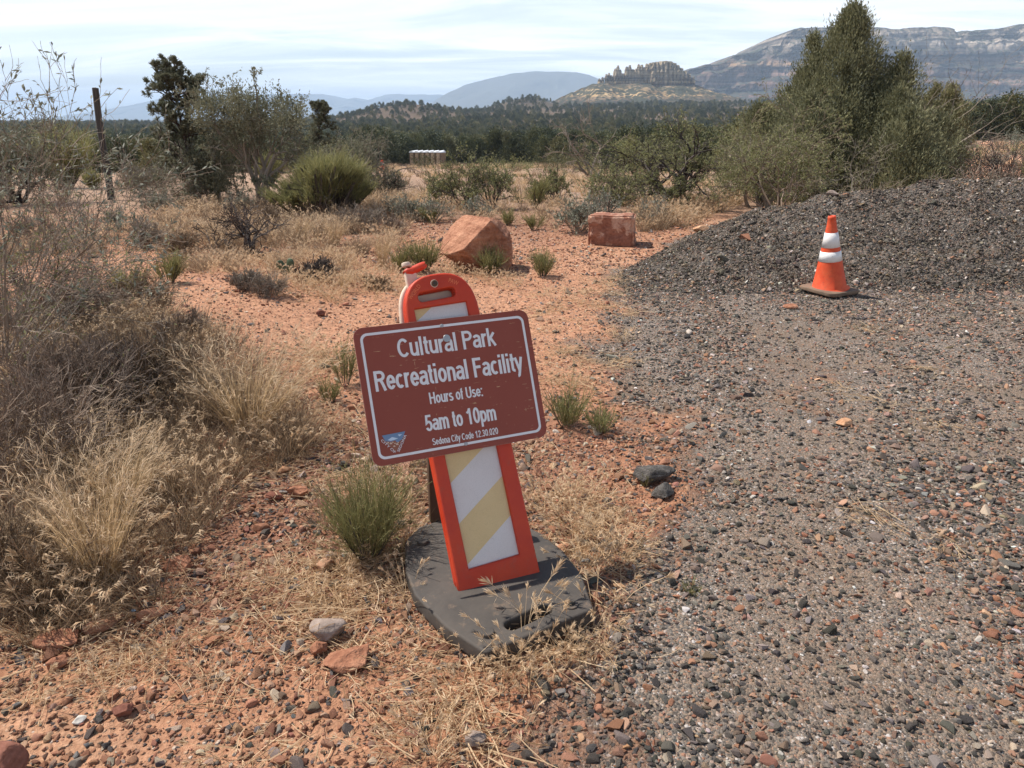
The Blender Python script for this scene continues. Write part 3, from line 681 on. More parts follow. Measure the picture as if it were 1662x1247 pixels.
def add_p(i, px, top, w_, **k):
    V, F, T = pinnacle(px, top, w_, seed=i, **k); mb.v.append(V); mb.q.append(F+mb.n); mb.qm.append(np.zeros(len(F))); mb.t.append(T+mb.n); mb.tm.append(np.zeros(len(T))); mb.n += len(V)
for i, (px, top, w_) in enumerate([(972, 128, 5), (977, 126, 5), (983, 121, 5), (987, 119, 4), (991, 123, 5), (997, 112, 6), (1001, 107, 5), (1005, 114, 6), (1010, 120, 6), (1015, 109, 6), (1020, 106.5, 6), (1025, 113, 6), (1030, 112, 6), (1034, 105, 6), (1039, 106, 6), (1043, 110, 6), (1047, 104, 7), (1052, 103, 7)]): add_p(i, px, top, w_, dep=2.0)
for i, (px, top, w_) in enumerate([(1057, 102.5, 9), (1063, 101.5, 9), (1069, 101, 9), (1076, 100.5, 10), (1083, 101, 10), (1090, 103.5, 9), (1096, 107, 9), (1102, 111.5, 9), (1108, 116, 9), (1114, 121, 9), (1121, 127, 9)]): add_p(40+i, px, top, w_, dep=3.0, flat=.9)
link('pinnacles', mb.mesh('pinnacles', [BUT]), bt)

# ---------------------------------------------------------------- haze
hz, t, p = material('haze'); hz.node_tree.nodes.remove(p)
vol = t.new('ShaderNodeVolumePrincipled'); vol.inputs['Color'].default_value = (.62, .79, 1, 1); vol.inputs['Density'].default_value = 1.0e-4; vol.inputs['Anisotropy'].default_value = .0
t.l.new(vol.outputs[0], hz.node_tree.nodes['Material Output'].inputs['Volume'])
bm = bmesh.new(); bmesh.ops.create_cube(bm, size=1); me = bpy.data.meshes.new('haze'); bm.to_mesh(me); bm.free(); me.materials.append(hz)
hb = link('haze', me); hb.scale = (44000, 30000, 690); hb.location = (0, 9500, 690/2-66); tag(hb, kind='stuff')

# ---------------------------------------------------------------- solid shapes from outlines
def rmat(yaw, tilt, roll): return Matrix.Rotation(yaw, 4, 'Z') @ Matrix.Rotation(tilt, 4, 'X') @ Matrix.Rotation(roll, 4, 'Y')
FACE = Matrix(((1, 0, 0, 0), (0, 0, -1, 0), (0, 1, 0, 0), (0, 0, 0, 1)))      # outline plane -> upright plane, front towards -Y
WM = {}
def attach(o, parent, M):
    """Put o under parent with world matrix M."""
    o.parent = parent; o.matrix_parent_inverse = Matrix.Identity(4); o.matrix_basis = WM[parent.name].inverted() @ M; WM[o.name] = M.copy(); return o
def root(o):
    WM[o.name] = Matrix.LocRotScale(o.location, o.rotation_euler, o.scale); return o
def curve_mesh(name, loops, extr, bev, mat_, res=3):
    cu = bpy.data.curves.new(name, 'CURVE'); cu.dimensions = '2D'; cu.fill_mode = 'BOTH'; cu.extrude = max(extr-bev, 0); cu.bevel_depth = bev; cu.bevel_resolution = res
    for L in loops:
        sp = cu.splines.new('POLY'); sp.points.add(len(L)-1)
        for q, (a, b) in zip(sp.points, L): q.co = (a, b, 0, 1)
        sp.use_cyclic_u = True
    o = bpy.data.objects.new(name, cu); COL.objects.link(o); dg = bpy.context.evaluated_depsgraph_get()
    me = bpy.data.meshes.new_from_object(o.evaluated_get(dg)); bpy.data.objects.remove(o); me.materials.clear(); me.materials.append(mat_); me.name = name
    return me
def text_mesh(name, txt, width, cap, mat_, bold=.0):
    """Lettering scaled to a given width and capital height, baseline and centre at the origin."""
    cu = bpy.data.curves.new(name, 'FONT'); cu.body = txt; cu.size = 1; cu.extrude = .0; cu.offset = bold; cu.resolution_u = 4
    o = bpy.data.objects.new(name, cu); COL.objects.link(o); dg = bpy.context.evaluated_depsgraph_get()
    me = bpy.data.meshes.new_from_object(o.evaluated_get(dg)); bpy.data.objects.remove(o); me.materials.clear(); me.materials.append(mat_)
    n = len(me.vertices); co = np.empty(n*3, np.float32); me.vertices.foreach_get('co', co); co = co.reshape(n, 3)
    x0, x1 = co[:, 0].min(), co[:, 0].max()
    co[:, 0] = (co[:, 0]-(x0+x1)/2)*width/(x1-x0); co[:, 1] *= cap/.70
    me.vertices.foreach_set('co', co.ravel()); me.update(); return me
def join_meshes(name, items, mats):
    """items: (mesh, Matrix, material index)"""
    bm = bmesh.new()
    for me, M, mi in items:
        k = len(bm.faces); nv = len(bm.verts); bm.from_mesh(me); bm.verts.ensure_lookup_table(); bm.faces.ensure_lookup_table()
        bmesh.ops.transform(bm, matrix=M, verts=bm.verts[nv:])
        for f in bm.faces[k:]: f.material_index = mi
    out = bpy.data.meshes.new(name); bm.to_mesh(out); bm.free()
    for m in mats: out.materials.append(m)
    return out
def rrect(w_, h_, r, n=6, cx=0, cy=0, rot=0):
    P = []
    for sx, sy, a0 in ((1, 1, 0), (-1, 1, 90), (-1, -1, 180), (1, -1, 270)):
        for i in range(n+1):
            a = radians(a0+90*i/n); P.append((sx*(w_/2-r)+r*cos(a), sy*(h_/2-r)+r*sin(a)))
    c_, s_ = cos(rot), sin(rot); return [(cx+a*c_-b*s_, cy+a*s_+b*c_) for a, b in P]
def circle(cx, cy, r, n=20): return [(cx+r*cos(i/n*2*pi), cy+r*sin(i/n*2*pi)) for i in range(n)]
def round_poly(P, r, n=4):
    out = []; N = len(P)
    for i in range(N):
        a, b, c = (np.array(P[k % N], float) for k in (i-1, i, i+1)); u = unit(a-b); v_ = unit(c-b); rr = min(r, np.linalg.norm(a-b)*.4, np.linalg.norm(c-b)*.4)
        p0, p1 = b+u*rr, b+v_*rr
        for k in range(n+1):
            f = k/n; out.append(tuple((1-f)**2*p0+2*f*(1-f)*b+f*f*p1))
    return out
def clip_half(P, n, d_):
    out = []
    for i in range(len(P)):
        a = np.array(P[i], float); b = np.array(P[(i+1) % len(P)], float); ea, eb = a@n-d_, b@n-d_
        if ea <= 0: out.append(tuple(a))
        if ea*eb < 0: out.append(tuple(a+(b-a)*ea/(ea-eb)))
    return out

# ---------------------------------------------------------------- man-made materials
def plastic(name, c, fade, rough=.42, dirt=(.20, .13, .09), dirtamt=.25, scale=7):
    m, t, p = material(name); v = t.coord()
    n = t.noise(v, scale, 6, .65); col = t.mix(t.ramp(n, [(.35, 0), (.75, 1)]), c, fade)
    dn = t.ramp(t.noise(v, scale*3.1, 7, .72), [(.56, 0), (.72, 1)]); col = t.mix(t.math('MULTIPLY', dn, dirtamt), col, dirt)
    t.put(p.inputs['Base Color'], col); t.put(p.inputs['Roughness'], t.rng(n, .3, .7, rough-.05, rough+.18)); p.inputs['Specular IOR Level'].default_value = .4
    t.put(p.inputs['Normal'], t.bump(t.noise(v, 55, 4, .6), .0012)); return m
ORANGE = plastic('orange_plastic', (.50, .032, .009), (.60, .065, .02))
CONEOR = plastic('cone_orange', (.62, .055, .012), (.74, .13, .045), .55, (.20, .085, .05), .6, 9)
PALEPL = plastic('faded_plastic', (.62, .46, .34), (.72, .58, .46), .6)
RUBBER = plastic('black_rubber', (.045, .039, .034), (.105, .088, .073), .72, (.22, .15, .10), .7, 5)
CONEBASE = plastic('dusty_rubber', (.13, .09, .062), (.27, .18, .12), .85, (.34, .22, .14), .5, 6)
STEEL = simple('galvanised_steel', (.42, .41, .40), .45, .5, .8, .2, 30)
RUSTY = simple('brown_weathered_wood', (.12, .07, .045), .85, .2, 0, .3, 20)
def sheeting(name, c, wear):
    m, t, p = material(name); v = t.coord()
    cell = t.voro(v, 260, 'Distance', 'DISTANCE_TO_EDGE'); n = t.noise(v, 6, 6, .65)
    col = t.mix(t.ramp(cell, [(.0, .86), (.12, 1)]), (0, 0, 0), c, 'MIX')
    col = t.mix(.22, col, t.ramp(n, [(.3, .25), (.7, .8)]), 'SOFT_LIGHT')
    sc = t.ramp(t.noise(t.mapv(v, (1, .45, 1), (0, 0, .7)), 14, 7, .75), [(.665-.03*wear, 0), (.69-.03*wear, 1)])
    col = t.mix(sc, col, (.06, .05, .045)); t.put(p.inputs['Base Color'], col); p.inputs['Roughness'].default_value = .32; p.inputs['Specular IOR Level'].default_value = .5; return m
SHW = sheeting('white_sheeting', (.70, .635, .59), .6); SHY = sheeting('yellow_sheeting', (.70, .50, .23), .5)
COLLAR = sheeting('white_collar', (.80, .77, .73), 1.0)
m, t, p = material('brown_sign_face'); v = t.coord()
n = t.noise(v, 5, 6, .6); col = t.mix(n, (.265, .062, .040), (.31, .083, .054))
vx = t.sep(v)
zone = t.math('MULTIPLY', t.ramp(t.noise(v, 4.5, 3, .6), [(.44, 0), (.62, 1)]), 1.0)
s1 = t.noise(t.mapv(v, (16, 150, 1), (0, 0, .30)), 1.0, 3, .6); s2 = t.noise(t.mapv(v, (140, 22, 1), (0, 0, -.5)), 1.0, 3, .6)
scr = t.math('MAXIMUM', t.ramp(s1, [(.665, 0), (.685, 1)]), t.ramp(s2, [(.69, 0), (.71, 1)]))
col = t.mix(t.math('MULTIPLY', scr, zone), col, (.62, .42, .22))
t.put(p.inputs['Base Color'], col); p.inputs['Roughness'].default_value = .5; p.inputs['Specular IOR Level'].default_value = .22; SIGNM = m
LETTER = simple('white_lettering', (.78, .76, .73), .4, .4, 0, .06, 40)
ALU = simple('sign_edge', (.45, .36, .28), .5, .4, .2, .2, 20)
BLUE1 = simple('emblem_blue', (.16, .25, .38), .4, .4); BLUE2 = simple('emblem_cloud', (.55, .66, .76), .4, .4); EMRED = simple('emblem_red', (.30, .10, .05), .4, .4); EMCR = simple('emblem_cream', (.62, .47, .34), .4, .4)

# ---------------------------------------------------------------- the park sign on its traffic panel
MS = Matrix.Translation((-.2043, 2.4144, .7186)) @ rmat(radians(22), radians(-24), radians(-.67))
_mp = Matrix.Translation((-.2043, 2.4144, .7186)) @ rmat(radians(22), radians(-24), radians(0))
MP = _mp @ Matrix.Translation((.056, .022, -.6415)) @ Matrix.Rotation(radians(-3.4), 4, 'Y')        # origin: foot of the reflective sheet, on its face
sg = root(thing('park_sign', 'brown park hours sign bolted to a leaning orange striped panel on a black base', 'sign', (-.06, 2.23, 0)))
# rubber base
OUT = [(-.405, 2.446), (-.378, 2.262), (-.326, 2.112), (-.204, 1.944), (-.079, 1.828), (.263, 2.035), (.241, 2.227), (.186, 2.378), (.116, 2.49), (.02, 2.585), (-.10, 2.64), (-.25, 2.62), (-.36, 2.55)]
OUT = round_poly(OUT, .014)
bc = np.array([-.06, 2.23]); loc = lambda px, py, z=.062: G0(px, py, z)
slot = loc(858, 1002); ang = math.atan2(*(loc(895, 985)-loc(820, 1020))[::-1])
base_me = curve_mesh('rubber_base', [OUT, rrect(.20, .066, .031, 6, slot[0], slot[1], ang)], .029, .009, RUBBER, 4)
base = attach(link('rubber_base', base_me), sg, Matrix.Translation((0, 0, .036)))
pl = curve_mesh('plug', [circle(0, 0, .019, 24)], .009, .004, RUBBER, 2)
for q in ((791, 1027), (686, 879)):
    a = loc(*q, .07); attach(link('plug', pl), base, Matrix.Translation((a[0], a[1], .069)))
hl = curve_mesh('plug_hole', [circle(0, 0, .024, 24), circle(0, 0, .017, 24)], .004, .002, RUBBER, 1)
a = loc(926, 980, .07); attach(link('plug_hole', hl), base, Matrix.Translation((a[0], a[1], .066)))
hm_ = curve_mesh('plug_hole', [circle(0, 0, .017, 20)], .001, 0, simple('hole_shade_black', (.008, .008, .008), .9), 1)
attach(link('hole_shade', hm_), base, Matrix.Translation((a[0], a[1], .0665)))  # flat near-black disc on the base top, painting the shade inside a hole
# orange panel
hw = lambda z: np.interp(z, [-.09, 0, .45, .88], [.148, .146, .142, .128])
L_ = [(-hw(z)+.004, z) for z in np.linspace(.88, -.095, 14)]; R_ = [(hw(z)+.004, z) for z in np.linspace(-.095, .88, 14)]
dome = [(.004+.128*np.sign(cos(a))*abs(cos(a))**.72, .88+.158*sin(a)**.78) for a in np.linspace(.06, pi-.06, 26)]
handle = rrect(.152, .046, .021, 6, -.006, .970, radians(2))
winL = [(-.104, .937), (-.104, -.004), (.104, -.004), (.104, .937)]
front = curve_mesh('panel_frame', [L_+R_+dome, round_poly(winL, .006, 2), handle], .012, .007, ORANGE, 3)
back_L = [(x*.99, z) for x, z in L_+R_+dome]
backp = curve_mesh('panel_back', [back_L, handle], .016, .009, ORANGE, 3)
MPF = MP @ FACE
plate = curve_mesh('panel_inner', [rrect(.23, .96, .01, 2, 0, .466)], .004, .001, ORANGE, 1)
body_me = join_meshes('panel_body', [(front, Matrix.Translation((0, 0, -.004)), 0), (backp, Matrix.Translation((0, 0, -.030)), 0), (plate, Matrix.Translation((0, 0, -.012)), 0)], [ORANGE])
body = attach(link('panel_body', body_me), sg, MPF)
# reflective sheet, diagonal stripes
items = []; rect = [(-.101, 0), (.101, 0), (.101, .932), (-.101, .932)]; sn = unit(np.array([-.66, 1.]))
for k in range(-2, 9):
    lo = (.159+.145*(k-1)) ; hi = (.159+.145*k)
    P = clip_half(clip_half(rect, sn, (hi+.66*.101)*sn[1]), -sn, -(lo+.66*.101)*sn[1])
    if len(P) < 3: continue
    bm = bmesh.new(); vs = [bm.verts.new((a, b, 0)) for a, b in P]; bm.faces.new(vs); me = bpy.data.meshes.new('stripe'); bm.to_mesh(me); bm.free(); items.append((me, Matrix.Identity(4), 0 if k % 2 else 1))
# serrated edge of the sheet
sheet_me = join_meshes('reflective_sheet', items, [SHW, SHY])
attach(link('reflective_sheet', sheet_me), body, MPF @ Matrix.Translation((0, 0, -.0068)))
bolt_me = curve_mesh('bolt', [circle(0, 0, .0095, 20)], .004, .002, STEEL, 2); wash = curve_mesh('washer', [circle(0, 0, .0135, 24)], .0015, .0005, STEEL, 1)
bj = join_meshes('bolt', [(wash, Matrix.Translation((0, 0, .001)), 0), (bolt_me, Matrix.Translation((0, 0, .005)), 1), (curve_mesh('hole', [circle(0, 0, .004, 10)], .001, 0, RUBBER), Matrix.Translation((0, 0, .0098)), 2)], [PALEPL, RUSTY, RUBBER])
attach(link('bolt', bj), body, MPF @ Matrix.Translation((-.008, 1.010, .0075)))
# embossed letters on the handle arch
WED = simple('worn_edge', (.80, .22, .09), .5)
for tx_, wd_, cp_, ex_, ez_, er_ in (('WORLD', .062, .014, -.080, .986, 44), ('PAW', .036, .016, .060, 1.000, -30)):
    attach(link('embossed_word', text_mesh('embossed_word', tx_, wd_, cp_, WED)), body, MPF @ Matrix.Translation((ex_, ez_, .0085)) @ Matrix.Rotation(radians(er_), 4, 'Z'))
#(text_mesh('em', 'WORLD', .062, .014, ORANGE), Matrix.Translation((-.080, .986, .0085)) @ Matrix.Rotation(radians(44), 4, 'Z'), 0), (text_mesh('em', 'PAW', .036, .016, ORANGE), Matrix.Translation((.060, 1.000, .0085)) @ Matrix.Rotation(radians(-30), 4, 'Z'), 0)], [simple('worn_edge', (.80, .24, .10), .5)])
# pale rear shell, broken orange cap, rear post
sh = [(x*1.02-.006, z) for x, z in [(-.132, .45), (.120, .45)]+[(.128, .88)]+dome[1:-1]+[(-.128, .88)]]
shell = curve_mesh('rear_shell', [sh], .012, .008, PALEPL, 3)
attach(link('rear_shell', shell), sg, MPF @ Matrix.Translation((0, .008, -.060)))
post = curve_mesh('rear_post', [rrect(.05, .62, .004, 2, 0, .0)], .018, .003, RUSTY, 1)
a = G0(708, 800, .3)
_pb = at(707, 800, 2.62); attach(link('rear_post', post), sg, Matrix.Translation((_pb[0], _pb[1], .36)) @ Matrix.Rotation(radians(20), 4, 'Z') @ FACE)
stemm = curve_mesh('cap_stem', [rrect(.034, .09, .008, 3)], .012, .004, PALEPL, 2)
cap_root = attach(link('cap_stem', stemm), sg, MPF @ Matrix.Translation((-.072, 1.03, -.05)))
mb = MB(); ring = []
for i in range(9):
    f = i/8; x = -.040+.082*f; q = (.72, .95, 1, 1, .96, 1, .97, .9, .7)[i]
    for j in range(8):
        aa = (j+.5)/8*2*pi; ring.append((x+(.004 if j % 3 else -.003), .020*q*cos(aa)*1.15, .016*q*sin(aa)+.012*f+(.004 if i in (0, 1) else 0)))
V = np.array(ring); F = np.array([(i*8+j, i*8+(j+1) % 8, (i+1)*8+(j+1) % 8, (i+1)*8+j) for i in range(8) for j in range(8)]); mb.add(V, F)
mb.add(np.array(ring)[[0, 1, 2, 3, 4, 5, 6, 7]], [[0, 1, 2, 3], [4, 5, 6, 7], [0, 3, 4, 7]]); mb.add(np.array(ring)[-8:], [[0, 1, 2, 3], [4, 5, 6, 7], [0, 3, 4, 7]])
attach(link('broken_cap', mb.mesh('broken_cap', [ORANGE], True)), cap_root, MP @ Matrix.Translation((-.052, .05, 1.075)) @ Matrix.Rotation(radians(-8), 4, 'Y'))
kn = curve_mesh('knob', [circle(0, 0, .012, 16)], .008, .004, PALEPL, 2); attach(link('knob', kn), cap_root, MP @ Matrix.Translation((-.080, .05, 1.102)))
# the board
SW, SH = .640, .471
MSF = MS @ FACE
board_me = curve_mesh('sign_board', [rrect(SW, SH, .032, 8)], .0016, .0004, SIGNM, 1)
board = attach(link('sign_board', board_me), sg, MSF)
edge_me = curve_mesh('board_edge', [rrect(SW+.0018, SH+.0018, .033, 8)], .0010, .0002, ALU, 1)
attach(link('board_edge', edge_me), board, MSF @ Matrix.Translation((0, 0, -.0022)))
def front_at(o_me, name, x, y, dz=.0024, rz=0): return attach(link(name, o_me), board, MSF @ Matrix.Translation((x, y, dz)) @ Matrix.Rotation(rz, 4, 'Z'))
bw = .0088
brd = curve_mesh('white_border', [rrect(SW-.040, SH-.040, .024, 8), rrect(SW-.040-2*bw, SH-.040-2*bw, .017, 8)], .0002, 0, LETTER)
front_at(brd, 'white_border', 0, 0)
LINES = [('Cultural Park', .350, .066, .118, .0, .016), ('Recreational Facility', .535, .070, .014, -.004, .016), ('Hours of Use:', .192, .040, -.055, .002, .006), ('5am to 10pm', .254, .057, -.147, .006, .014), ('Sedona City Code 12.30.020', .240, .024, -.197, .012, .006)]

def arc(cx, cy, rx, ry, a0, a1, n=10): return [(cx+rx*cos(radians(a0+(a1-a0)*i/n)), cy+ry*sin(radians(a0+(a1-a0)*i/n))) for i in range(n+1)]
def glyphs(w):
    """Centre lines of a plain narrow sans-serif; capital height 1, stroke w: name -> (advance, strokes)."""
    h = w/2; X = .735; R = {}
    bowl = lambda x0, x1, y0, y1: arc((x0+x1)/2, (y0+y1)/2, (x1-x0)/2, (y1-y0)/2, 90, 450, 26)
    R['C'] = (.66, [arc(.345, .5, .255, .5-h, 42, 318, 22)])
    R['P'] = (.62, [[(.12, 0), (.12, 1)], [(.12, 1-h), (.34, 1-h)]+arc(.34, .72, .20, .28-h, 90, -90, 10)+[(.12, .44+h)]])
    R['R'] = (.66, [[(.12, 0), (.12, 1)], [(.12, 1-h), (.35, 1-h)]+arc(.35, .735, .20, .265-h, 90, -90, 10)+[(.12, .47+h)], [(.36, .47+h), (.45, .36), (.57, 0)]])
    R['F'] = (.56, [[(.12, 0), (.12, 1)], [(.12, 1-h), (.53, 1-h)], [(.12, .52), (.48, .52)]])
    R['H'] = (.68, [[(.12, 0), (.12, 1)], [(.56, 0), (.56, 1)], [(.12, .53), (.56, .53)]])
    R['U'] = (.66, [[(.12, 1), (.12, .30)]+arc(.335, .30, .215, .30-h, 180, 360, 14)+[(.55, 1)]])
    R['S'] = (.60, [arc(.30, .745, .20, .255-h, 25, 180, 10)+arc(.30, .745, .20, .20, 195, 262, 5)+arc(.30, .27, .22, .22, 80, 0, 8)+arc(.30, .265, .22, .265-h, -15, -165, 10)])
    R['u'] = (.52, [[(.10, X), (.10, .25)]+arc(.25, .25, .15, .25-h, 180, 300, 8)+[(.40, .18)], [(.42, 0), (.42, X)]])
    R['l'] = (.24, [[(.12, 0), (.12, 1)]]); R['i'] = (.24, [[(.12, 0), (.12, X)], [(.12, .86), (.12, 1)]])
    R['t'] = (.31, [[(.15, .95), (.15, .18)]+arc(.26, .16, .11, .16-h, 180, 285, 6), [(.03, X-h), (.28, X-h)]])
    R['r'] = (.34, [[(.10, 0), (.10, X)], [(.10, .48)]+arc(.27, .47, .16, .265-h, 165, 75, 6)])
    R['a'] = (.50, [arc(.245, .52, .155, .215-h, 160, 0, 10)+[(.40, .14), (.435, 0)], [(.40, .42), (.27, .40)]+arc(.215, .21, .145, .19, 85, 180, 6)+arc(.215, .20, .145, .20-h, 190, 330, 8)+[(.40, .21)]])
    R['k'] = (.49, [[(.10, 0), (.10, 1)], [(.43, X), (.12, .34)], [(.21, .44), (.45, 0)]])
    R['e'] = (.51, [[(.09, .37), (.42, .37)]+arc(.255, .37, .165, .365-h, 0, 325, 24)])
    R['c'] = (.47, [arc(.25, X/2, .165, X/2-h, 48, 312, 20)])
    R['o'] = (.53, [bowl(.095, .435, h, X-h)]); R['0'] = (.56, [bowl(.10, .46, h, 1-h)])
    R['n'] = (.52, [[(.10, 0), (.10, X)], [(.10, .50)]+arc(.26, .48, .15, .255-h, 160, 0, 9)+[(.41, 0)]])
    R['m'] = (.78, [[(.10, 0), (.10, X)], [(.10, .50)]+arc(.245, .48, .14, .255-h, 160, 0, 9)+[(.385, 0)], [(.385, .50)]+arc(.53, .48, .14, .255-h, 160, 0, 9)+[(.67, 0)]])
    R['y'] = (.47, [[(.05, X), (.235, .04)], [(.42, X), (.235, .02), (.19, -.14)]+arc(.10, -.13, .09, .10, -10, -95, 5)])
    R['s'] = (.46, [arc(.23, .535, .135, .20-h, 30, 180, 9)+arc(.23, .535, .135, .14, 200, 260, 4)+arc(.23, .205, .15, .165, 80, 0, 6)+arc(.23, .20, .15, .20-h, -15, -160, 9)])
    R['f'] = (.29, [[(.13, 0), (.13, .80)]+arc(.235, .82, .105, .18-h, 180, 85, 6), [(.02, X-h), (.27, X-h)]])
    R['p'] = (.53, [[(.10, -.27), (.10, X)], bowl(.10, .435, h, X-h)]); R['d'] = (.53, [[(.43, 0), (.43, 1)], bowl(.095, .43, h, X-h)])
    R[':'] = (.24, [[(.12, 0), (.12, .14)], [(.12, X-.14), (.12, X)]]); R['.'] = (.24, [[(.12, 0), (.12, .14)]]); R[' '] = (.26, [])
    R['1'] = (.56, [[(.33, 0), (.33, 1)], [(.10, .72), (.24, .80), (.32, .95)]])
    R['5'] = (.56, [[(.49, 1-h), (.16, 1-h), (.115, .50)]+arc(.275, .325, .185, .325-h, 120, -155, 18)])
    R['2'] = (.56, [arc(.275, .72, .185, .28-h, 170, -25, 12)+[(.12, .16), (.09, h), (.49, h)]])
    R['3'] = (.56, [arc(.27, .745, .17, .255-h, 165, -80, 12)+arc(.27, .275, .19, .275-h, 80, -165, 14)])
    return R
def stroke(P, w):
    P = [np.array(P[0], float)]+[np.array(q, float) for k, q in enumerate(P[1:]) if np.hypot(q[0]-P[k][0], q[1]-P[k][1]) > 1e-4]
    P = np.array(P); closed = np.hypot(*(P[0]-P[-1])) < 1e-3; n = len(P); V = []
    for i in range(n):
        a = P[i]-P[i-1] if i > 0 else (P[-1]-P[-2] if closed else P[1]-P[0]); b = P[i+1]-P[i] if i < n-1 else (P[1]-P[0] if closed else P[i]-P[i-1])
        a = a/np.hypot(*a); b = b/np.hypot(*b); na = np.array([-a[1], a[0]]); nb = np.array([-b[1], b[0]]); m = na+nb; m = m/max(np.hypot(*m), 1e-6); k = w/2/max(m@na, .45)
        V += [P[i]+m*k, P[i]-m*k]
    return np.array(V), [[2*i, 2*i+1, 2*i+3, 2*i+2] for i in range(n-1)]
def lettering(txt, width, cap, w):
    R = glyphs(w); adv = sum(R[c][0] for c in txt)-.16; sx = width/(cap*adv); mb = MB(); x = -.08; z = 0
    # pen weight stays even after the letters are narrowed
    for c in txt:
        a, st = R[c]
        for k, P in enumerate(st):
            V, F = stroke([((x+q[0]-adv/2)*cap*sx, q[1]*cap) for q in P], w*cap*.92); V3 = np.concatenate([V, np.full((len(V), 1), (k % 3)*.00012+(.00005 if c in 'ea' else 0))], 1); mb.add(V3, F)
        x += a
    return mb.mesh('lettering', [LETTER])
for txt, w_, cap, yb, xc, bo in LINES:
    front_at(lettering(txt, w_, cap, .155 if cap > .03 else .14), 'lettering', xc, yb)
# emblem in the corner
def poly_me(P, m_, z=0):
    bm = bmesh.new(); bm.faces.new([bm.verts.new((a, b, z)) for a, b in P]); me = bpy.data.meshes.new('emblem'); bm.to_mesh(me); bm.free(); me.materials.append(m_); return me
ex, ey = -.239, -.139
I4 = Matrix.Identity(4)
em = [(poly_me([(-.039, .004), (.042, .006), (.012, -.044), (-.002, -.058), (-.014, -.040)], EMRED), I4, 2), (poly_me([(-.039, .004), (.042, .006), (.028, -.018), (.014, -.026), (.006, -.026), (.004, -.019), (-.012, -.021), (-.030, -.017)], BLUE1, .0003), I4, 0),
      (poly_me([(-.022, -.014), (-.006, -.006), (.004, -.010), (.014, -.014), (.000, -.017), (-.012, -.018)], BLUE2, .0006), I4, 1), (poly_me([(.014, -.001), (.030, -.002), (.020, -.008)], BLUE2, .0006), I4, 1)]
for (a, b, s_) in [(-.022, -.023, .004), (-.013, -.027, .005), (-.006, -.024, .003), (.008, -.033, .005), (-.003, -.038, .004), (.001, -.029, .003), (.012, -.028, .003)]:
    em.append((poly_me([(a-s_, b-s_*.4), (a+s_, b-s_*.6), (a+s_*.6, b+s_*.5), (a-s_*.4, b+s_*.8)], EMCR, .0004), I4, 3))
em.append((text_mesh('em', 'CITY OF', .064, .0085, LETTER, .01), Matrix.Translation((-.026, -.0375, .0007)) @ Matrix.Rotation(radians(-52), 4, 'Z'), 4))
em.append((text_mesh('em', 'SEDONA', .062, .0085, LETTER, .01), Matrix.Translation((.0275, -.0345, .0007)) @ Matrix.Rotation(radians(57), 4, 'Z'), 4))
front_at(join_meshes('emblem', em, [BLUE1, BLUE2, EMRED, EMCR, LETTER]), 'emblem', ex, ey)
rv = curve_mesh('rivet', [circle(0, 0, .0055, 14)], .002, .001, STEEL, 2); bg_ = curve_mesh('bolt', [circle(0, 0, .012, 18)], .003, .0015, STEEL, 2)
front_at(rv, 'rivet', -.010, .2115, .003); front_at(rv, 'rivet', .008, -.2115, .003); front_at(bg_, 'bolt', .000, .165, .004)

# ---------------------------------------------------------------- traffic cone
cp = G(1345, 476); CH = .72
cn = root(thing('traffic_cone', 'orange traffic cone with two white reflective bands on a dusty black base', 'traffic cone', (cp[0], cp[1], float(HT(cp[0], cp[1]))+.022)))
def lathe(prof, n=40, wob=0, seed=0):
    rng = np.random.default_rng(seed); prof = np.array(prof); V = []; 
    for r, z in prof:
        for j in range(n): a = j/n*2*pi; V.append((r*cos(a)*(1+wob*sin(2*a+z*9)), r*sin(a), z+wob*.4*r*cos(3*a)))
    k = len(prof); F = [(i*n+j, i*n+(j+1) % n, (i+1)*n+(j+1) % n, (i+1)*n+j) for i in range(k-1) for j in range(n)]; return np.array(V), np.array(F)
MC = WM[cn.name] @ Matrix.Rotation(radians(-7), 4, 'Y') @ Matrix.Rotation(radians(2), 4, 'X')
rz_ = lambda z: .160-.128*(z/.70)
bs = curve_mesh('base', [rrect(.40, .40, .07, 6)], .018, .009, CONEBASE, 3)
b1 = attach(link('base', bs), cn, WM[cn.name] @ Matrix.Translation((0, 0, .018)) @ Matrix.Rotation(radians(28), 4, 'Z') @ Matrix.Rotation(radians(1.5), 4, 'X'))
V, F = lathe([(.185, .030), (.172, .036), (rz_(.05)+.004, .052), (rz_(.2), .2), (rz_(.45), .45), (rz_(.64), .64), (.036, .700), (.038, .708), (.033, .722), (.026, .724), (.024, .70)], 44, .006)
attach(link('cone_body', MB().add(V, F).mesh('cone_body', [CONEOR], True)), cn, MC)
for z0, z1, nm in ((.435, .570, 'upper_band'), (.305, .395, 'lower_band')):
    V, F = lathe([(rz_(z0)-.001, z0-.001), (rz_(z0)+.0028, z0), (rz_(z1)+.0028, z1), (rz_(z1)-.001, z1+.001)], 44, .006)
    attach(link('reflective_band', MB().add(V, F).mesh('reflective_band', [COLLAR], True)), cn, MC)

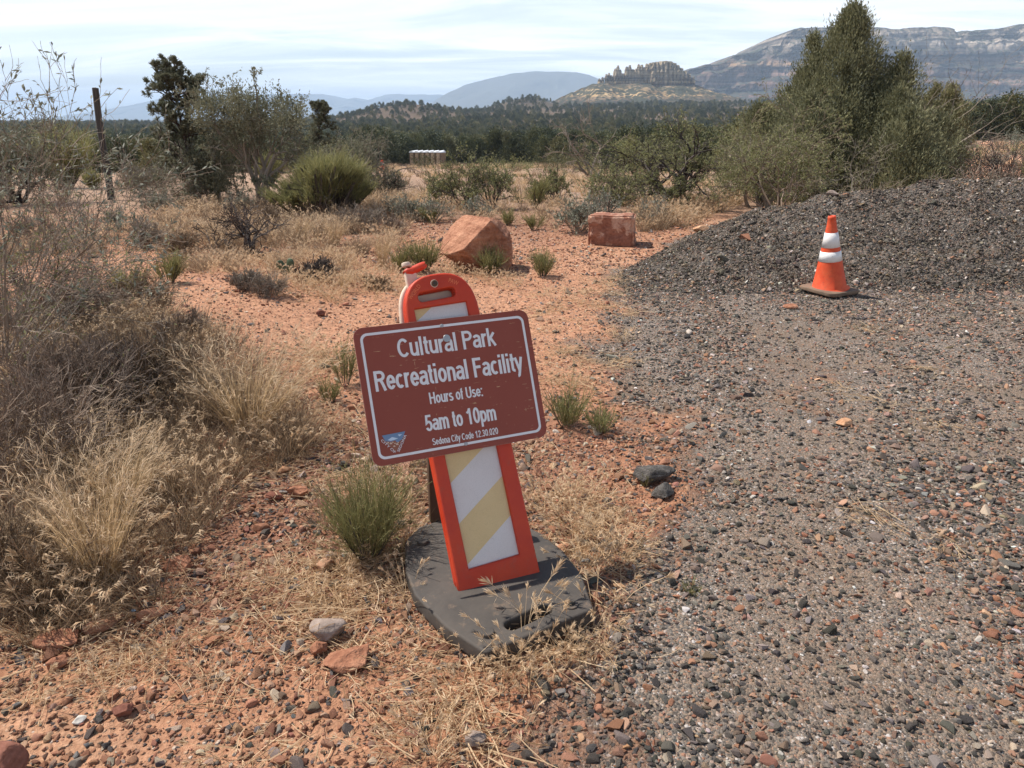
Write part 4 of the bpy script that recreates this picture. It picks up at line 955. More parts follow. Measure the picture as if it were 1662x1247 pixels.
# ---------------------------------------------------------------- boulders and single stones
def big_rock(name, label, cat, px, py, wpx, dims, mat_, planes=None, rotz=0, seed=0, sub=5, rough=.06, sink=.06, tilt=(0, 0), group=None, cuts=10, Y=None, lo=.5, hi=.85):
    rng = np.random.default_rng(seed); g = G(px, py) if Y is None else at(px, py, Y); s_ = wpx*mpp(g[1]); v_, f_ = rock_mesh(rng, sub, cuts, (1, dims[0], dims[1]), rough, planes, lo, hi)
    if sub > 5: q = unit(v_-v_.mean(0)); v_ = v_+q*(.055*n3(v_, 9, 3)+.035*n3(v_, 21, 5)+.05*np.clip(n3(v_*[1, 1, 3], 5, 9)-.02, 0, 1))[:, None]
    v_ = v_*s_; v_[:, 2] -= v_[:, 2].min()+sink*dims[1]*s_
    o = link(name, MB().add(v_, f_).mesh(name, [mat_], sub > 3)); o.location = (g[0], g[1], float(HT(g[0], g[1])) if Y is None else g[2]); o.rotation_euler = (tilt[0], tilt[1], rotz)
    return tag(o, label, cat, group)
big_rock('boulder', 'large reddish sandstone boulder with a slanting sunlit top face left of the clearing', 'boulder', 772, 436, 120, (.82, .74), REDROCK,
         planes=[((-.58, -.38, .72), .36), ((.40, -.90, -.10), .46), ((.15, .2, .97), .66), ((.95, -.1, .12), .80), ((.75, -.1, .65), .72), ((-.35, -.75, -.55), .58), ((-.6, -.1, -.8), .62), ((0, 1, 0), .7), ((0, 0, -1), .66)], seed=3, rough=.11, sub=6)
def block():
    g = G(997, 400); s_ = 71*mpp(g[1]); bm = bmesh.new(); bmesh.ops.create_cube(bm, size=1); bmesh.ops.bevel(bm, geom=bm.edges[:], offset=.045, segments=2, affect='EDGES'); bmesh.ops.triangulate(bm, faces=bm.faces[:])
    bmesh.ops.subdivide_edges(bm, edges=bm.edges[:], cuts=5, use_grid_fill=True); bmesh.ops.subdivide_edges(bm, edges=[e for e in bm.edges if e.calc_length() > .06], cuts=2, use_grid_fill=True)
    v_ = np.array([q.co[:] for q in bm.verts]); nrm = unit(v_**3); v_ = v_+nrm*(.22*n3(v_, 2.4, 5)+.13*n3(v_, 7, 8)+.07*n3(v_, 17, 11))[:, None]; v_ = v_*np.array([1, .85, .70])*s_; v_[:, 0] += v_[:, 2]*-.03
    for q, c in zip(bm.verts, v_): q.co = c
    me = bpy.data.meshes.new('stone_block'); bm.to_mesh(me); bm.free(); me.materials.append(BLOCKM)
    for q in me.polygons: q.use_smooth = True
    return tag(link('stone_block', me, None, (g[0], g[1]+.22, float(HT(g[0], g[1]))+.33*s_), (0, 0, radians(-14))), 'squared block of red sandstone with a pale weathered patch on its front', 'stone block')
BLOCKM, t, p = material('block_sandstone'); v = t.coord(); n1 = t.noise(v, 7, 6, .62); n2 = t.noise(v, 34, 4, .6)
col = t.ramp(n1, [(.3, (.22, .085, .052)), (.6, (.34, .145, .085)), (.8, (.45, .23, .14))])
pa = t.ramp(t.noise(v, 5.2, 4, .6), [(.52, 0), (.58, 1)]); col = t.mix(t.math('MULTIPLY', pa, .8), col, (.58, .36, .25))
col = t.mix(.35, col, t.ramp(n2, [(.35, .12), (.7, .9)]), 'SOFT_LIGHT'); t.put(p.inputs['Base Color'], col); p.inputs['Roughness'].default_value = .93
t.put(p.inputs['Normal'], t.bump(t.math('ADD', n1, t.math('MULTIPLY', n2, .4)), .03))
block()
for a in [('rock', 'flat orange-red rock lying in the dry grass left of the black rubber base', 'rock', 566, 1078, 76, (.75, .34), REDROCK, radians(28), 11),
          ('rock', 'rounded grey-brown stone half buried behind the flat orange-red rock', 'stone', 535, 1034, 60, (.8, .62), GREYROCK, 0, 12),
          ('rock', 'small pointed red rock between the rounded grey stone and the flat red one', 'rock', 519, 1060, 30, (.8, .85), REDROCK, 1, 13),
          ('rock', 'long low orange rock at the lower left edge of the brush', 'rock', 92, 1047, 70, (.5, .30), REDROCK, .2, 14),
          ('rock', 'dark red stone wedged against the long low orange rock', 'rock', 80, 1052, 28, (.9, .7), DARKRED, .5, 15),
          ('rock', 'blocky red-brown rock in front of the long low orange one', 'rock', 96, 1080, 36, (.8, .55), REDROCK, .9, 16),
          ('rock', 'pinkish angular rock beside the foot of the golden grass clumps', 'rock', 290, 926, 42, (.8, .62), REDROCK, .4, 18),
          ('rock', 'smooth orange stone lying alone out on the grey gravel', 'stone', 1370, 691, 26, (.8, .5), PALE, .2, 19),
          ('asphalt_chunk', 'larger black chunk of broken asphalt at the gravel edge', 'asphalt chunk', 1061, 779, 70, (.62, .42), ASPH, .15, 20),
          ('asphalt_chunk', 'smaller black chunk of broken asphalt in front of the larger one', 'asphalt chunk', 1077, 806, 40, (.8, .58), ASPH, .6, 21),
          ('rock', 'thin orange slab leaning on the left end of the gravel pile', 'rock', 1137, 378, 26, (.7, .5), PALE, .3, 23),
          ('rock', 'small tan stone against the left side of the cone base', 'stone', 1303, 470, 10, (.9, .8), PALE, .3, 24),
          ('rock', 'flat orange stone on the gravel in front of the traffic cone', 'stone', 1283, 500, 26, (.8, .3), REDROCK, .3, 25),
          ('rock', 'dark red lump of rock alone on the bare red path', 'rock', 521, 513, 16, (.8, .7), DARKRED, .6, 26),
          ('rock', 'mauve stone near the bottom edge below the straw', 'stone', 202, 1160, 32, (.8, .7), DARKRED, .6, 27),
          ('rock', 'grey stone at the bottom edge beside the gravel margin', 'stone', 772, 1206, 36, (.7, .55), GREYROCK, .2, 28),
          ('rock', 'upper reddish rock of the stony patch behind the green shrub', 'rock', 484, 806, 34, (.8, .6), REDROCK, .2, 29),
          ('rock', 'small brown rock just left of the stony patch behind the green shrub', 'rock', 445, 812, 26, (.8, .6), DARKRED, .7, 30),
          ('rock', 'tan rock at the top of the bare strip right of the golden grass', 'rock', 462, 768, 24, (.8, .6), PALE, .7, 31),
          ('rock', 'pale orange boulder beside the distant red path on the right edge', 'boulder', 1646, 276, 34, (.7, .55), PALE, .2, 32),
          ('rock', 'white stone on the ground in front of the big brush', 'stone', 130, 1172, 22, (.8, .5), rockmat('white_stone', (.5, .46, .4), (.62, .58, .52)), .2, 33)]:
    big_rock(a[0], a[1], a[2], a[3], a[4], a[5], a[6], a[7], rotz=a[8], seed=a[9], sub=4, rough=.10, **(dict(lo=.50, hi=.78, cuts=15) if a[7] is ASPH else {}))
big_rock('rock', 'grey lump resting on the crest of the gravel pile', 'rock', 1350, 319, 20, (.8, .55), GREYROCK, seed=40, sub=4, Y=9.3, sink=.1)
big_rock('boulder', 'dark red-brown boulder cut by the bottom left corner', 'boulder', 3, 1268, 92, (.8, .80), DARKRED, seed=17, sub=5, rough=.07, cuts=6, lo=.75, hi=.95)
lp = G(218, 994); mb = MB(); mb.add([(-.012, -.006, .004), (.010, -.008, .012), (.013, .007, .005), (-.008, .009, .014), (0, .001, .02)], [[0, 1, 4], [1, 2, 4], [2, 3, 4], [3, 0, 4]])
tag(link('litter_scrap', mb.mesh('litter_scrap', [simple('pale_blue_plastic', (.45, .62, .78), .4)]), None, tuple(lp)), 'tiny crumpled pale blue scrap of litter among the stones', 'litter')

# ---------------------------------------------------------------- leaning wooden post
pb = G(180, 325); ptop = at(154, 143, pb[1]+.0); hgt = ptop[2]-pb[2]
out = [np.array([(pb[0]+(ptop[0]-pb[0])*f+.012*sin(f*7), pb[1], pb[2]-.1+(hgt+.1)*f) for f in np.linspace(0, 1, 9)])]
mb = MB(); V, F = tube(out[0], .072, .062, 12); mb.add(V, F); e = V[-12:]; mb.add(np.concatenate([e, [e.mean(0)+[0, 0, .012]]]), [[i, (i+1) % 12, 12] for i in range(12)])
POSTM, t, p = material('weathered_post'); v = t.coord(); gr_ = t.noise(t.mapv(v, (30, 30, 2.2)), 1, 6, .7)
t.put(p.inputs['Base Color'], t.ramp(gr_, [(.3, (.032, .027, .022)), (.7, (.10, .086, .072))])); p.inputs['Roughness'].default_value = .9; t.put(p.inputs['Normal'], t.bump(gr_, .01))
tag(link('wooden_post', mb.mesh('wooden_post', [POSTM], True)), 'weathered round wooden post standing tall behind the left brush', 'post')

# ---------------------------------------------------------------- portable toilets across the clearing
TAN = simple('tan_plastic', (.30, .20, .13), .55, .3, 0, .1, 2); TAND = simple('tan_door_panel', (.36, .26, .18), .5, .3, 0, .1, 2); WROOF = simple('white_roof', (.82, .83, .84), .4, .4, 0, .05, 2); BRN = simple('brown_trim', (.13, .085, .06), .6)
def box(mb, c, s_, m=0):
    x, y, z = c; a, b, d_ = (q/2 for q in s_)
    V = [(x+i*a, y+j*b, z+k*d_) for k in (-1, 1) for j in (-1, 1) for i in (-1, 1)]; mb.add(V, [[0, 2, 3, 1], [4, 5, 7, 6], [0, 1, 5, 4], [1, 3, 7, 5], [3, 2, 6, 7], [2, 0, 4, 6]], m); return mb
ORD = ['far left end of the row', 'second from the left', 'third from the left', 'third from the right', 'second from the right', 'right end of the row']
dirr = np.array([cos(radians(-36)), sin(radians(-36)), 0]); c0 = at(669, 272, 131.); nT = 6; yawT = radians(-36); W1 = 1.2; t0 = None
def toilet(label, pos):
    r = thing('portable_toilet', label, 'portable toilet', pos, yawT, 'portable toilets across the clearing')
    k = W1/1.15
    mb = MB(); box(mb, (0, 0, 1.05*k), (1.08*k, 1.15*k, 2.0*k)); link('body', mb.mesh('body', [TAN]), r)
    mb = MB(); n = 9
    V = []; 
    for i in range(n):
        a = pi*i/(n-1); V += [(cos(a)*.57*k, -.63*k, (2.04+.20*sin(a))*k), (cos(a)*.57*k, .60*k, (2.04+.30*sin(a))*k)]
    mb.add(V, [[2*i, 2*i+1, 2*i+3, 2*i+2] for i in range(n-1)]); c_ = len(V); mb.add(V+[(0, -.63*k, 2.02*k), (0, .60*k, 2.02*k)], [[2*i+2, 2*i, c_] for i in range(n-1)]+[[2*i+1, 2*i+3, c_+1] for i in range(n-1)])
    box(mb, (0, -.01*k, 2.02*k), (1.12*k, 1.25*k, .05*k)); rf = link('roof', mb.mesh('roof', [WROOF]), r)
    mb = MB(); box(mb, (0, -.60*k, 1.02*k), (.74*k, .05*k, 1.78*k)); box(mb, (0, -.64*k, 1.45*k), (.54*k, .03*k, .62*k), 0); box(mb, (.24*k, -.655*k, 1.05*k), (.12*k, .04*k, .10*k), 2); link('door', mb.mesh('door', [TAND, WROOF, BRN]), r)
    mb = MB(); box(mb, (-.46*k, -.59*k, 1.02*k), (.10*k, .06*k, 1.95*k)); box(mb, (.46*k, -.59*k, 1.02*k), (.10*k, .06*k, 1.95*k)); box(mb, (0, -.595*k, 1.97*k), (.82*k, .06*k, .06*k)); link('door_frame', mb.mesh('door_frame', [BRN]), r)
    V, F = tube([(.40*k, .35*k, 2.05*k), (.40*k, .35*k, 2.42*k)], .05*k, .05*k, 8); link('vent_pipe', MB().add(V, F).mesh('vent_pipe', [WROOF]), r)
    return r
for i in range(nT):
    p_ = c0+dirr*W1*(i+.5); pos = (p_[0], p_[1], float(HT(p_[0], p_[1])))
    lab = 'tan portable toilet with a white domed roof, '+ORD[i]
    if t0 is None: t0 = toilet(lab, pos)
    else: o = copy_tree(t0); o.location = pos; o['label'] = lab
mkp = at(621, 276, 70.); V, F = tube([(0, 0, 0), (0, 0, .45), (0, 0, .9)], .16, .12, 10); mkp[2] = float(HT(mkp[0], mkp[1]))
mk = thing('traffic_drum', 'tiny orange and white traffic drum at the left edge of the far field', 'traffic drum', tuple(mkp)); link('body', MB().add(V, F).mesh('body', [CONEOR], True), mk)
V, F = tube([(0, 0, .45), (0, 0, .65)], .145, .138, 10); link('reflective_band', MB().add(V, F).mesh('reflective_band', [COLLAR], True), mk)

# ---------------------------------------------------------------- vegetation: ground cover
def in_poly(P, x, y):
    c = np.zeros(len(x), bool); P = np.asarray(P); j = len(P)-1
    for i in range(len(P)):
        xi, yi = P[i]; xj, yj = P[j]; k = ((yi > y) != (yj > y)) & (x < (xj-xi)*(y-yi)/((yj-yi) if yj != yi else 1e-9)+xi); c ^= k; j = i
    return c
def zone_pts(poly, dens, rng, patch=.35, hf=G0):
    P = np.array([hf(*q) for q in poly]); lo, hi = P.min(0), P.max(0); n = int(np.prod(hi-lo)*dens)
    x = rng.uniform(lo[0], hi[0], n); y = rng.uniform(lo[1], hi[1], n); k = in_poly(P, x, y)
    # ragged edges and bare gaps
    k &= rng.uniform(size=n) > patch*1.6*(1-smooth(.36, .60, fbm(x*1.9, y*1.9, 4, 81)))
    return x[k], y[k]
def build_cover():
    r = np.random.default_rng(101); pro = []
    for i in range(4): pro.append(MBm(m_straw(r, 46, .17)))
    for i in range(4): pro.append(MBm(m_foxtail(r, 13, .17, .05)))
    for i in range(2): pro.append(MBm(m_grass(r, 60, .22, .05, .6, .0032, .12, DARKGR, .5)))
    P, R, S, I = [], [], [], []
    def put(poly, dens, kinds, s0, s1, patch=.35):
        x, y = zone_pts(poly, dens, r, patch); n = len(x)
        if n == 0: return
        P.append(np.stack([x, y, HT(x, y)], 1)); R.append(np.stack([r.normal(0, .1, n), r.normal(0, .1, n), r.uniform(0, 2*pi, n)], 1)); S.append(r.uniform(s0, s1, n)); I.append(r.choice(kinds, n))
    ST, FX, DK = [0, 1, 2, 3], [4, 5, 6, 7], [8, 9]
    Z1 = [(60, 1050), (220, 985), (420, 900), (560, 870), (660, 930), (700, 1040), (790, 1110), (850, 1247), (560, 1247), (400, 1180), (200, 1130)]
    put(Z1, 105, ST, .6, 1.1, .5); put(Z1, 30, FX, .35, .75, .6)
    put([(0, 1080), (200, 1130), (400, 1180), (560, 1247), (0, 1247)], 16, ST+FX, .4, .8, .6)
    Z2 = [(870, 780), (1010, 800), (1020, 930), (965, 1000), (1030, 1060), (900, 1130), (800, 1115), (800, 1060), (950, 1000), (955, 940), (890, 870)]
    put(Z2, 110, ST, .5, 1.0, .3); put(Z2, 75, FX, .5, .95, .3)
    put([(780, 1080), (900, 1040), (960, 1010), (930, 1110), (820, 1130)], 120, FX, .5, 1.0, .1)
    put([(540, 760), (700, 740), (690, 860), (665, 1000), (540, 960), (500, 860)], 150, ST+DK, .6, 1.0, .3); put([(600, 800), (700, 790), (660, 990), (590, 930)], 90, DK+FX, .6, .9, .1)
    put([(360, 480), (470, 410), (640, 430), (660, 480), (560, 500), (430, 510)], 55, FX, .6, 1.1, .45)
    put([(250, 360), (650, 370), (650, 440), (560, 470), (380, 490), (270, 450)], 16, FX, .7, 1.2, .6); put([(250, 360), (650, 370), (650, 440), (560, 470), (380, 490), (270, 450)], 24, DK, .7, 1.3, .55)
    put([(860, 470), (1030, 450), (1040, 560), (960, 640), (880, 620)], 26, ST, .6, 1.1, .5); put([(860, 440), (1030, 430), (1040, 560), (960, 640), (880, 620)], 6, FX, .5, .9, .5)
    Z6 = [(-40, 620), (150, 560), (330, 560), (480, 640), (500, 730), (400, 790), (330, 850), (250, 990), (0, 1060), (-60, 1000)]
    put(Z6, 24, FX, .8, 1.4, .4); put(Z6, 70, DK, .8, 1.5, .3); put(Z6, 38, ST, .8, 1.3, .1)
    put([(470, 580), (590, 560), (600, 720), (540, 790), (450, 760)], 55, FX+ST, .6, 1.1, .4); put([(640, 760), (900, 720), (1010, 760), (1000, 830), (880, 830), (860, 760)], 45, ST, .5, 1.0, .5)
    put([(640, 420), (850, 430), (840, 470), (700, 470)], 55, FX, .5, .9, .3)
    put([(-40, 400), (160, 395), (330, 330), (660, 325), (690, 350), (640, 400), (300, 410), (250, 440), (120, 440)], 4, FX, 1.0, 1.8, .6); put([(-40, 400), (160, 395), (330, 330), (660, 325), (690, 350), (640, 400), (300, 410), (0, 440)], 13, DK, 1.1, 2.0, .55)
    put([(650, 330), (960, 330), (960, 378), (840, 372), (700, 370)], 14, DK+FX, .9, 1.6, .4); put([(1030, 335), (1220, 320), (1120, 370), (1040, 378)], 40, DK+FX, 1.0, 2.0, .2)
    put([(850, 800), (1250, 780), (1662, 900), (1662, 1200), (1000, 1150)], 2.5, ST, .5, .9, .6); put([(960, 500), (1500, 520), (1662, 700), (1100, 720)], 1.6, ST, .6, 1.1, .6)
    P = np.concatenate(P); n = len(P)
    tag(scatter('dry_grass', pro, P, np.concatenate(R), np.concatenate(S), np.concatenate(I)), kind='stuff')
    print('cover', n)
def MBm(a): return a[0].mesh('tuft', a[1])
build_cover()

# ---------------------------------------------------------------- vegetation: single grass clumps and shrubs
def simple_plant(name, label, cat, me, pos, rz=0, sc=1, group=None):
    return tag(link(name, me, None, tuple(pos), (0, 0, rz)), label, cat, group) if sc == 1 else _sc(tag(link(name, me, None, tuple(pos), (0, 0, rz)), label, cat, group), sc)
def _sc(o, sc): o.scale = (sc, sc, sc) if np.isscalar(sc) else tuple(sc); return o
def size_at(px, py, wpx, hpx):
    g = G(px, py); k = mpp(g[1]); return g, wpx*k, hpx*k/ max(.55, cos(PITCH))
r = np.random.default_rng(202)
GR = [MBm(m_grass(r, 420, 1.0, .12, .42, .0046, .40, GOLD, .42)), MBm(m_grass(r, 380, 1.0, .12, .40, .0046, .35, GOLD, .5)), MBm(m_grass(r, 360, 1.0, .14, .55, .0046, .25, DARKGR, .5))]
def clump(label, px, py, hpx, kind=0, wide=1.0):
    g, _, h = size_at(px, py, 1, hpx); o = simple_plant('grass_clump', label, 'grass clump', GR[kind], g, float(r.uniform(-.5, .5)), (h*wide, h*wide, h), 'clumps of dry bunchgrass'); return o
clump('tallest golden grass clump nearest the camera in front of the left brush', 170, 950, 250, 0, .70)
clump('second golden grass clump overlapping the back of the tallest one', 205, 850, 175, 1, .75)
clump('wide golden grass clump between the left brush and the sign', 412, 712, 170, 0, 1.15)
clump('darker grass clump behind the left flank of the wide golden one', 350, 690, 135, 2, .9)
clump('dark weathered grass clump at the left edge below the big brush', 40, 900, 190, 2, 1.0)
clump('low weathered grass clump in the lower left shade', 75, 985, 130, 2, 1.2)
clump('upright golden grass clump in the middle of the back row beneath the broom bush', 545, 398, 48, 0, .9)
clump('golden grass clump left of the upright one beneath the broom bush', 490, 392, 44, 1, 1.0)
clump('slender tan grass clump left of the green tufts by the boulder', 620, 432, 62, 1, .7)
clump('rounded tan grass clump between the broom bush and the boulder', 590, 412, 42, 2, 1.1)
clump('small tan grass clump in the pale seedhead patch', 560, 474, 36, 1, .8)
clump('tan grass clump in front of the brush pile', 462, 438, 40, 2, 1.1)
clump('grass clump by the left end of the brush pile', 335, 392, 36, 1, 1.1)

def stem_shrub(name, label, cat, pos, h, R, mats, seed, n=420, wid=.003, group=None, spread=.9, low=.32, wk=1., bl=(.22, .74), ss=(.28, .62)):
    rg = np.random.default_rng(seed); wd, gr = m_stems(rg, n, h, R, wid*.72, low, spread, wk, bl, ss); o = thing(name, label, cat, tuple(pos), 0, group)
    link('stems', wd.mesh('stems', [mats[0]]), o); link('green_shoots', gr.mesh('green_shoots', [mats[1]]), o); return o
GRP = 'small green shrubs scattered on the open ground'
for lab, px, py, hpx, wid, n, sp, seed in [('bright green fine-stemmed shrub against the left side of the black base', 598, 905, 140, .0026, 900, .75, 1), ('greener small shrub of the pair right of the sign', 975, 702, 46, .003, 300, .9, 2),
        ('browner twiggy shrub of the pair right of the sign', 920, 694, 72, .003, 360, .75, 3), ('small round shrub alone on the pink soil right of the large boulder', 880, 449, 44, .0045, 380, .8, 4), ('round yellow-green shrub at the edge of the left brush', 213, 492, 56, .0045, 460, .8, 5),
        ('yellow-green shrub behind the round one, beside the dry grass', 275, 460, 48, .0045, 420, .8, 6), ('wide green tuft left of the large boulder', 690, 440, 52, .005, 460, .9, 7), ('green tuft farthest left of the boulder', 655, 442, 42, .005, 320, .8, 8),
        ('sparse green shrub growing against the shaded front of the large boulder', 797, 446, 46, .0045, 380, .8, 9), ('small yellow-green tuft between the two boulders', 866, 374, 26, .006, 240, .9, 10), ('small green weed left of the sign edge', 560, 625, 62, .003, 220, .5, 11),
        ('second small green weed below the left sign edge', 535, 655, 46, .003, 180, .6, 12), ('little green sprig in the gravel right of the rubber base', 1125, 962, 26, .002, 110, 1.2, 13), ('green tuft behind the large boulder on its right', 825, 366, 26, .006, 260, .9, 14),
        ('dark upright green shrub beyond the boulders', 868, 342, 48, .008, 300, .5, 15), ('yellowish green tuft left of the large boulder, farther off', 695, 362, 26, .007, 260, .9, 16), ('green tuft growing beside the black asphalt chunks', 1048, 790, 26, .002, 70, .4, 17), ('green bush at the right edge beside the gravel pile', 1662, 360, 40, .006, 380, .9, 18)]:
    g, w_, h = size_at(px, py, 1, hpx)
    if px == 1662: g = at(1662, 356, 9.6); g[2] = float(HT(g[0], g[1]))
    stem_shrub('green_shrub', lab, 'shrub', g, h, h*.5, (DTWIG if px < 900 else TWIG, BROOM if px in (975, 213, 695) else RABBIT), 300+seed, n, wid, GRP, sp)

def leafy_shrub(name, label, cat, pos, h, rad, mats, seed, nl=1800, L=.02, wl=.009, depth=2, kids=(5, 5), n0=16, up=.05, spread=1.0, rw=.007, sp=.7, wig=.2, group=None, ratio=.62, ang=.65, scale=(1, 1, 1)):
    rg = np.random.default_rng(seed); out, tips = m_twigs(rg, n0, h, depth, kids, ang, up, spread, rw, wig, ratio); o = thing(name, label, cat, tuple(pos), float(rg.uniform(0, 6)) if scale == (1, 1, 1) else 0, group, scale)
    wb = MB(); wood(wb, out, 0, rad); link('branches', wb.mesh('branches', [mats[0]]), o)
    if nl and mats[1] is not None:
        V, F = leaves_on(tips, nl, L, wl, rg, sp); link('leaves', MB().add(V, F).mesh('leaves', [mats[1]]), o)
    return o
# sagebrush and mesquite in the middle distance
for lab, px, py, hpx, mats, nl, seed, spread in [('grey sagebrush leftmost behind the boulder', 640, 352, 34, (GTWIG, SAGE), 1500, 1, 1.2), ('rounded grey sagebrush left of the boulder', 668, 358, 40, (GTWIG, SAGE), 1900, 2, 1.2), ('brownish sagebrush directly left of the boulder top', 705, 360, 40, (TWIG, SAGE), 1200, 3, 1.2),
        ('large silvery sagebrush just left of the stone block', 935, 376, 52, (GTWIG, SAGE), 2400, 4, 1.1), ('silvery sagebrush behind the left edge of the stone block', 972, 366, 50, (GTWIG, SAGE), 1500, 5, .9), ('grey-green bush behind the boulder', 775, 356, 36, (GTWIG, SAGE), 1300, 6, 1.3),
        ('dry grey bush right of the stone block under the twisted tree', 1060, 366, 48, (GTWIG, SAGE), 700, 7, 1.2), ('grey bush at the foot of the post', 200, 374, 38, (GTWIG, SAGE), 1500, 8, 1.3), ('grey bush between the post and the pine', 255, 352, 46, (GTWIG, SAGE), 1400, 9, 1.2),
        ('dull green bush left of the pine foot', 290, 335, 40, (TWIG, OAK), 1200, 10, 1.2), ('dry brown bush below the post', 130, 385, 54, (TWIG, None), 0, 11, 1.3), ('dry brown bush left of the post', 95, 345, 50, (TWIG, SAGE), 500, 12, 1.2), ('grey bush under the scrub oak', 395, 352, 42, (GTWIG, SAGE), 900, 13, 1.3)]:
    g, w_, h = size_at(px, py, 1, hpx); leafy_shrub('sagebrush', lab, 'shrub', g, h*1.1, .003, mats, 400+seed, nl, .035, .014, 2, (5, 4), 18, .06, spread, .006, .8, .22, 'grey shrubs along the edge of the clearing')
for lab, px, py, hpx, m_, nl, seed in [('grey-brown dead bush below the broom bush on its left', 440, 372, 34, DARKGR, 0, 1), ('dead grey bush under the right side of the broom bush', 585, 378, 36, GTWIG, 0, 2), ('brown dead bush left of the boulder and right of the broom bush', 640, 378, 26, TWIG, 0, 3), ('dark dead bush between the brush pile and the yellow-green shrubs', 300, 418, 36, DARKGR, 0, 4),
        ('dark evergreen bush under the pine on its left', 268, 325, 60, GTWIG, 2600, 5), ('dark evergreen bush under the pine on its right', 345, 322, 52, GTWIG, 2400, 6), ('dark grey bush behind the post, at the field edge', 236, 318, 46, GTWIG, 1800, 7), ('grey dead bush left of the brush pile', 235, 402, 40, GTWIG, 0, 8), ('brown dead bush on the bank behind the left brush', 60, 400, 50, TWIG, 0, 9), ('dull bush behind the dead black shrub', 625, 318, 40, DTWIG, 1500, 10), ('brown dead weed in the seedhead patch left of the sign top', 610, 470, 24, DARKGR, 0, 11), ('dark dead weed in the seedhead patch', 515, 455, 34, DTWIG, 0, 12), ('grey dead weed at the left end of the seedhead patch', 395, 470, 30, GTWIG, 0, 13)]:
    g, w_, h = size_at(px, py, 1, hpx); leafy_shrub('dry_bush', lab, 'shrub', g, h*1.15, .0026, (m_, OAK), 470+seed, nl, .04, .016, 3, (6, 5, 4), 16, .05, 1.2, .006, .8, .2, 'dry bushes on the left of the clearing')
for lab, px, py, hpx, seed, Y in [('wispy open mesquite bush on the left behind the large boulder', 755, 338, 66, 1, None), ('wispy open mesquite bush above the large boulder', 800, 340, 72, 2, None), ('wispy green bush left of the twisted tree', 985, 345, 78, 3, None), ('low wispy mesquite bush left of the first, at the clearing edge', 720, 330, 40, 4, None), ('wispy mesquite bush right of the dark upright shrub', 900, 330, 44, 5, None)]:
    g, w_, h = size_at(px, py, 1, hpx); leafy_shrub('mesquite_bush', lab, 'shrub', g, h*1.15, .003, (DTWIG, MESQ), 430+seed, 4200, .045, .013, 3, (5, 4, 4), 9, .03, .95, .014, .7, .2, 'open mesquite bushes behind the boulders')

# the twisted tree in front of the juniper
def twisted():
    rg = np.random.default_rng(77); g = G(1090, 340); o = thing('mesquite_tree', 'twisted many-stemmed mesquite tree with dark trunks and thin green leaves behind the stone block', 'tree', tuple(g)); k = mpp(g[1]); out, tips = [], []
    for px1, py1, L, r0 in [(1045, 278, 1, .075), (1075, 262, 1, .08), (1130, 255, 1, .075), (1170, 272, 1, .06), (1012, 285, .8, .05), (1105, 245, .9, .06)]:
        e = at(px1, py1, g[1]+rg.uniform(-.5, .5))-g; d_ = unit(e); Ln = np.linalg.norm(e)*.74
        grow(rg, (rg.normal(0, .03), rg.normal(0, .03), -.05), d_+[0, 0, .25], Ln, r0, 4, dict(kids=[4, 4, 4, 3], ang=.7, up=.02, wig=.26, ratio=.62, seg=6, taper=.65, rr=.64), out, tips)
    wb = MB(); wood(wb, out, 0, .0042); link('trunk', wb.mesh('trunk', [DTWIG], False), o); V, F = leaves_on(tips, 14000, .045, .011, rg, .8); link('crown', MB().add(V, F).mesh('crown', [MESQ]), o)
twisted()
def spray(name, label, cat, px, py, Y, dirs, mats, seed, depth=3, kids=(4, 4, 3), r0=.02, nl=0, rmin=.003, wig=.22, up=0., base=None, ratio=.6):
    rg = np.random.default_rng(seed); g = at(px, py, Y) if base is None else base; o = thing(name, label, cat, tuple(g)); out, tips = [], []
    for px1, py1 in dirs:
        e = at(px1, py1, Y+rg.uniform(-.3, .3))-g; grow(rg, (0, 0, -.04), unit(e), np.linalg.norm(e)*.75, r0*rg.uniform(.7, 1.1), depth, dict(kids=list(kids), ang=.6, up=up, wig=wig, ratio=ratio, seg=5, taper=.5, rr=.6), out, tips)
    wb = MB(); wood(wb, out, 0, rmin); link('branches', wb.mesh('branches', [mats[0]]), o)
    if nl: V, F = leaves_on(tips, nl, .04, .012, rg, .8); link('leaves', MB().add(V, F).mesh('leaves', [mats[1]]), o)
    return o
b = at(1270, 318, 12.6); b[2] = float(HT(b[0], b[1])); spray('bare_shrub', 'tangle of bare grey branches in front of the juniper left side', 'shrub', 1270, 318, 12.6, [(1190, 240), (1225, 215), (1260, 205), (1300, 225), (1335, 250), (1240, 260), (1290, 265), (1215, 275)], (TWIG, MESQ), 501, 4, (4, 4, 4, 3), .02, 12000, .0022, base=b)
b = at(1400, 310, 12.4); b[2] = float(HT(b[0], b[1])); spray('bare_shrub', 'tangle of bare grey branches at the foot of the juniper, right of its trunk', 'shrub', 1400, 310, 12.4, [(1350, 250), (1390, 245), (1430, 240), (1470, 255), (1440, 270), (1365, 275)], (GTWIG, MESQ), 502, 3, (5, 4, 4), .016, 600, .0022, base=b)
b = at(1500, 300, 16.5); b[2] = float(HT(b[0], b[1])); spray('dead_tree', 'dead pale branches rising behind the right shoulder of the juniper', 'tree', 1500, 300, 16.5, [(1470, 120), (1500, 110), (1535, 125), (1515, 150)], (GTWIG, None), 503, 3, (4, 4, 3), .03, 0, .003, base=b)
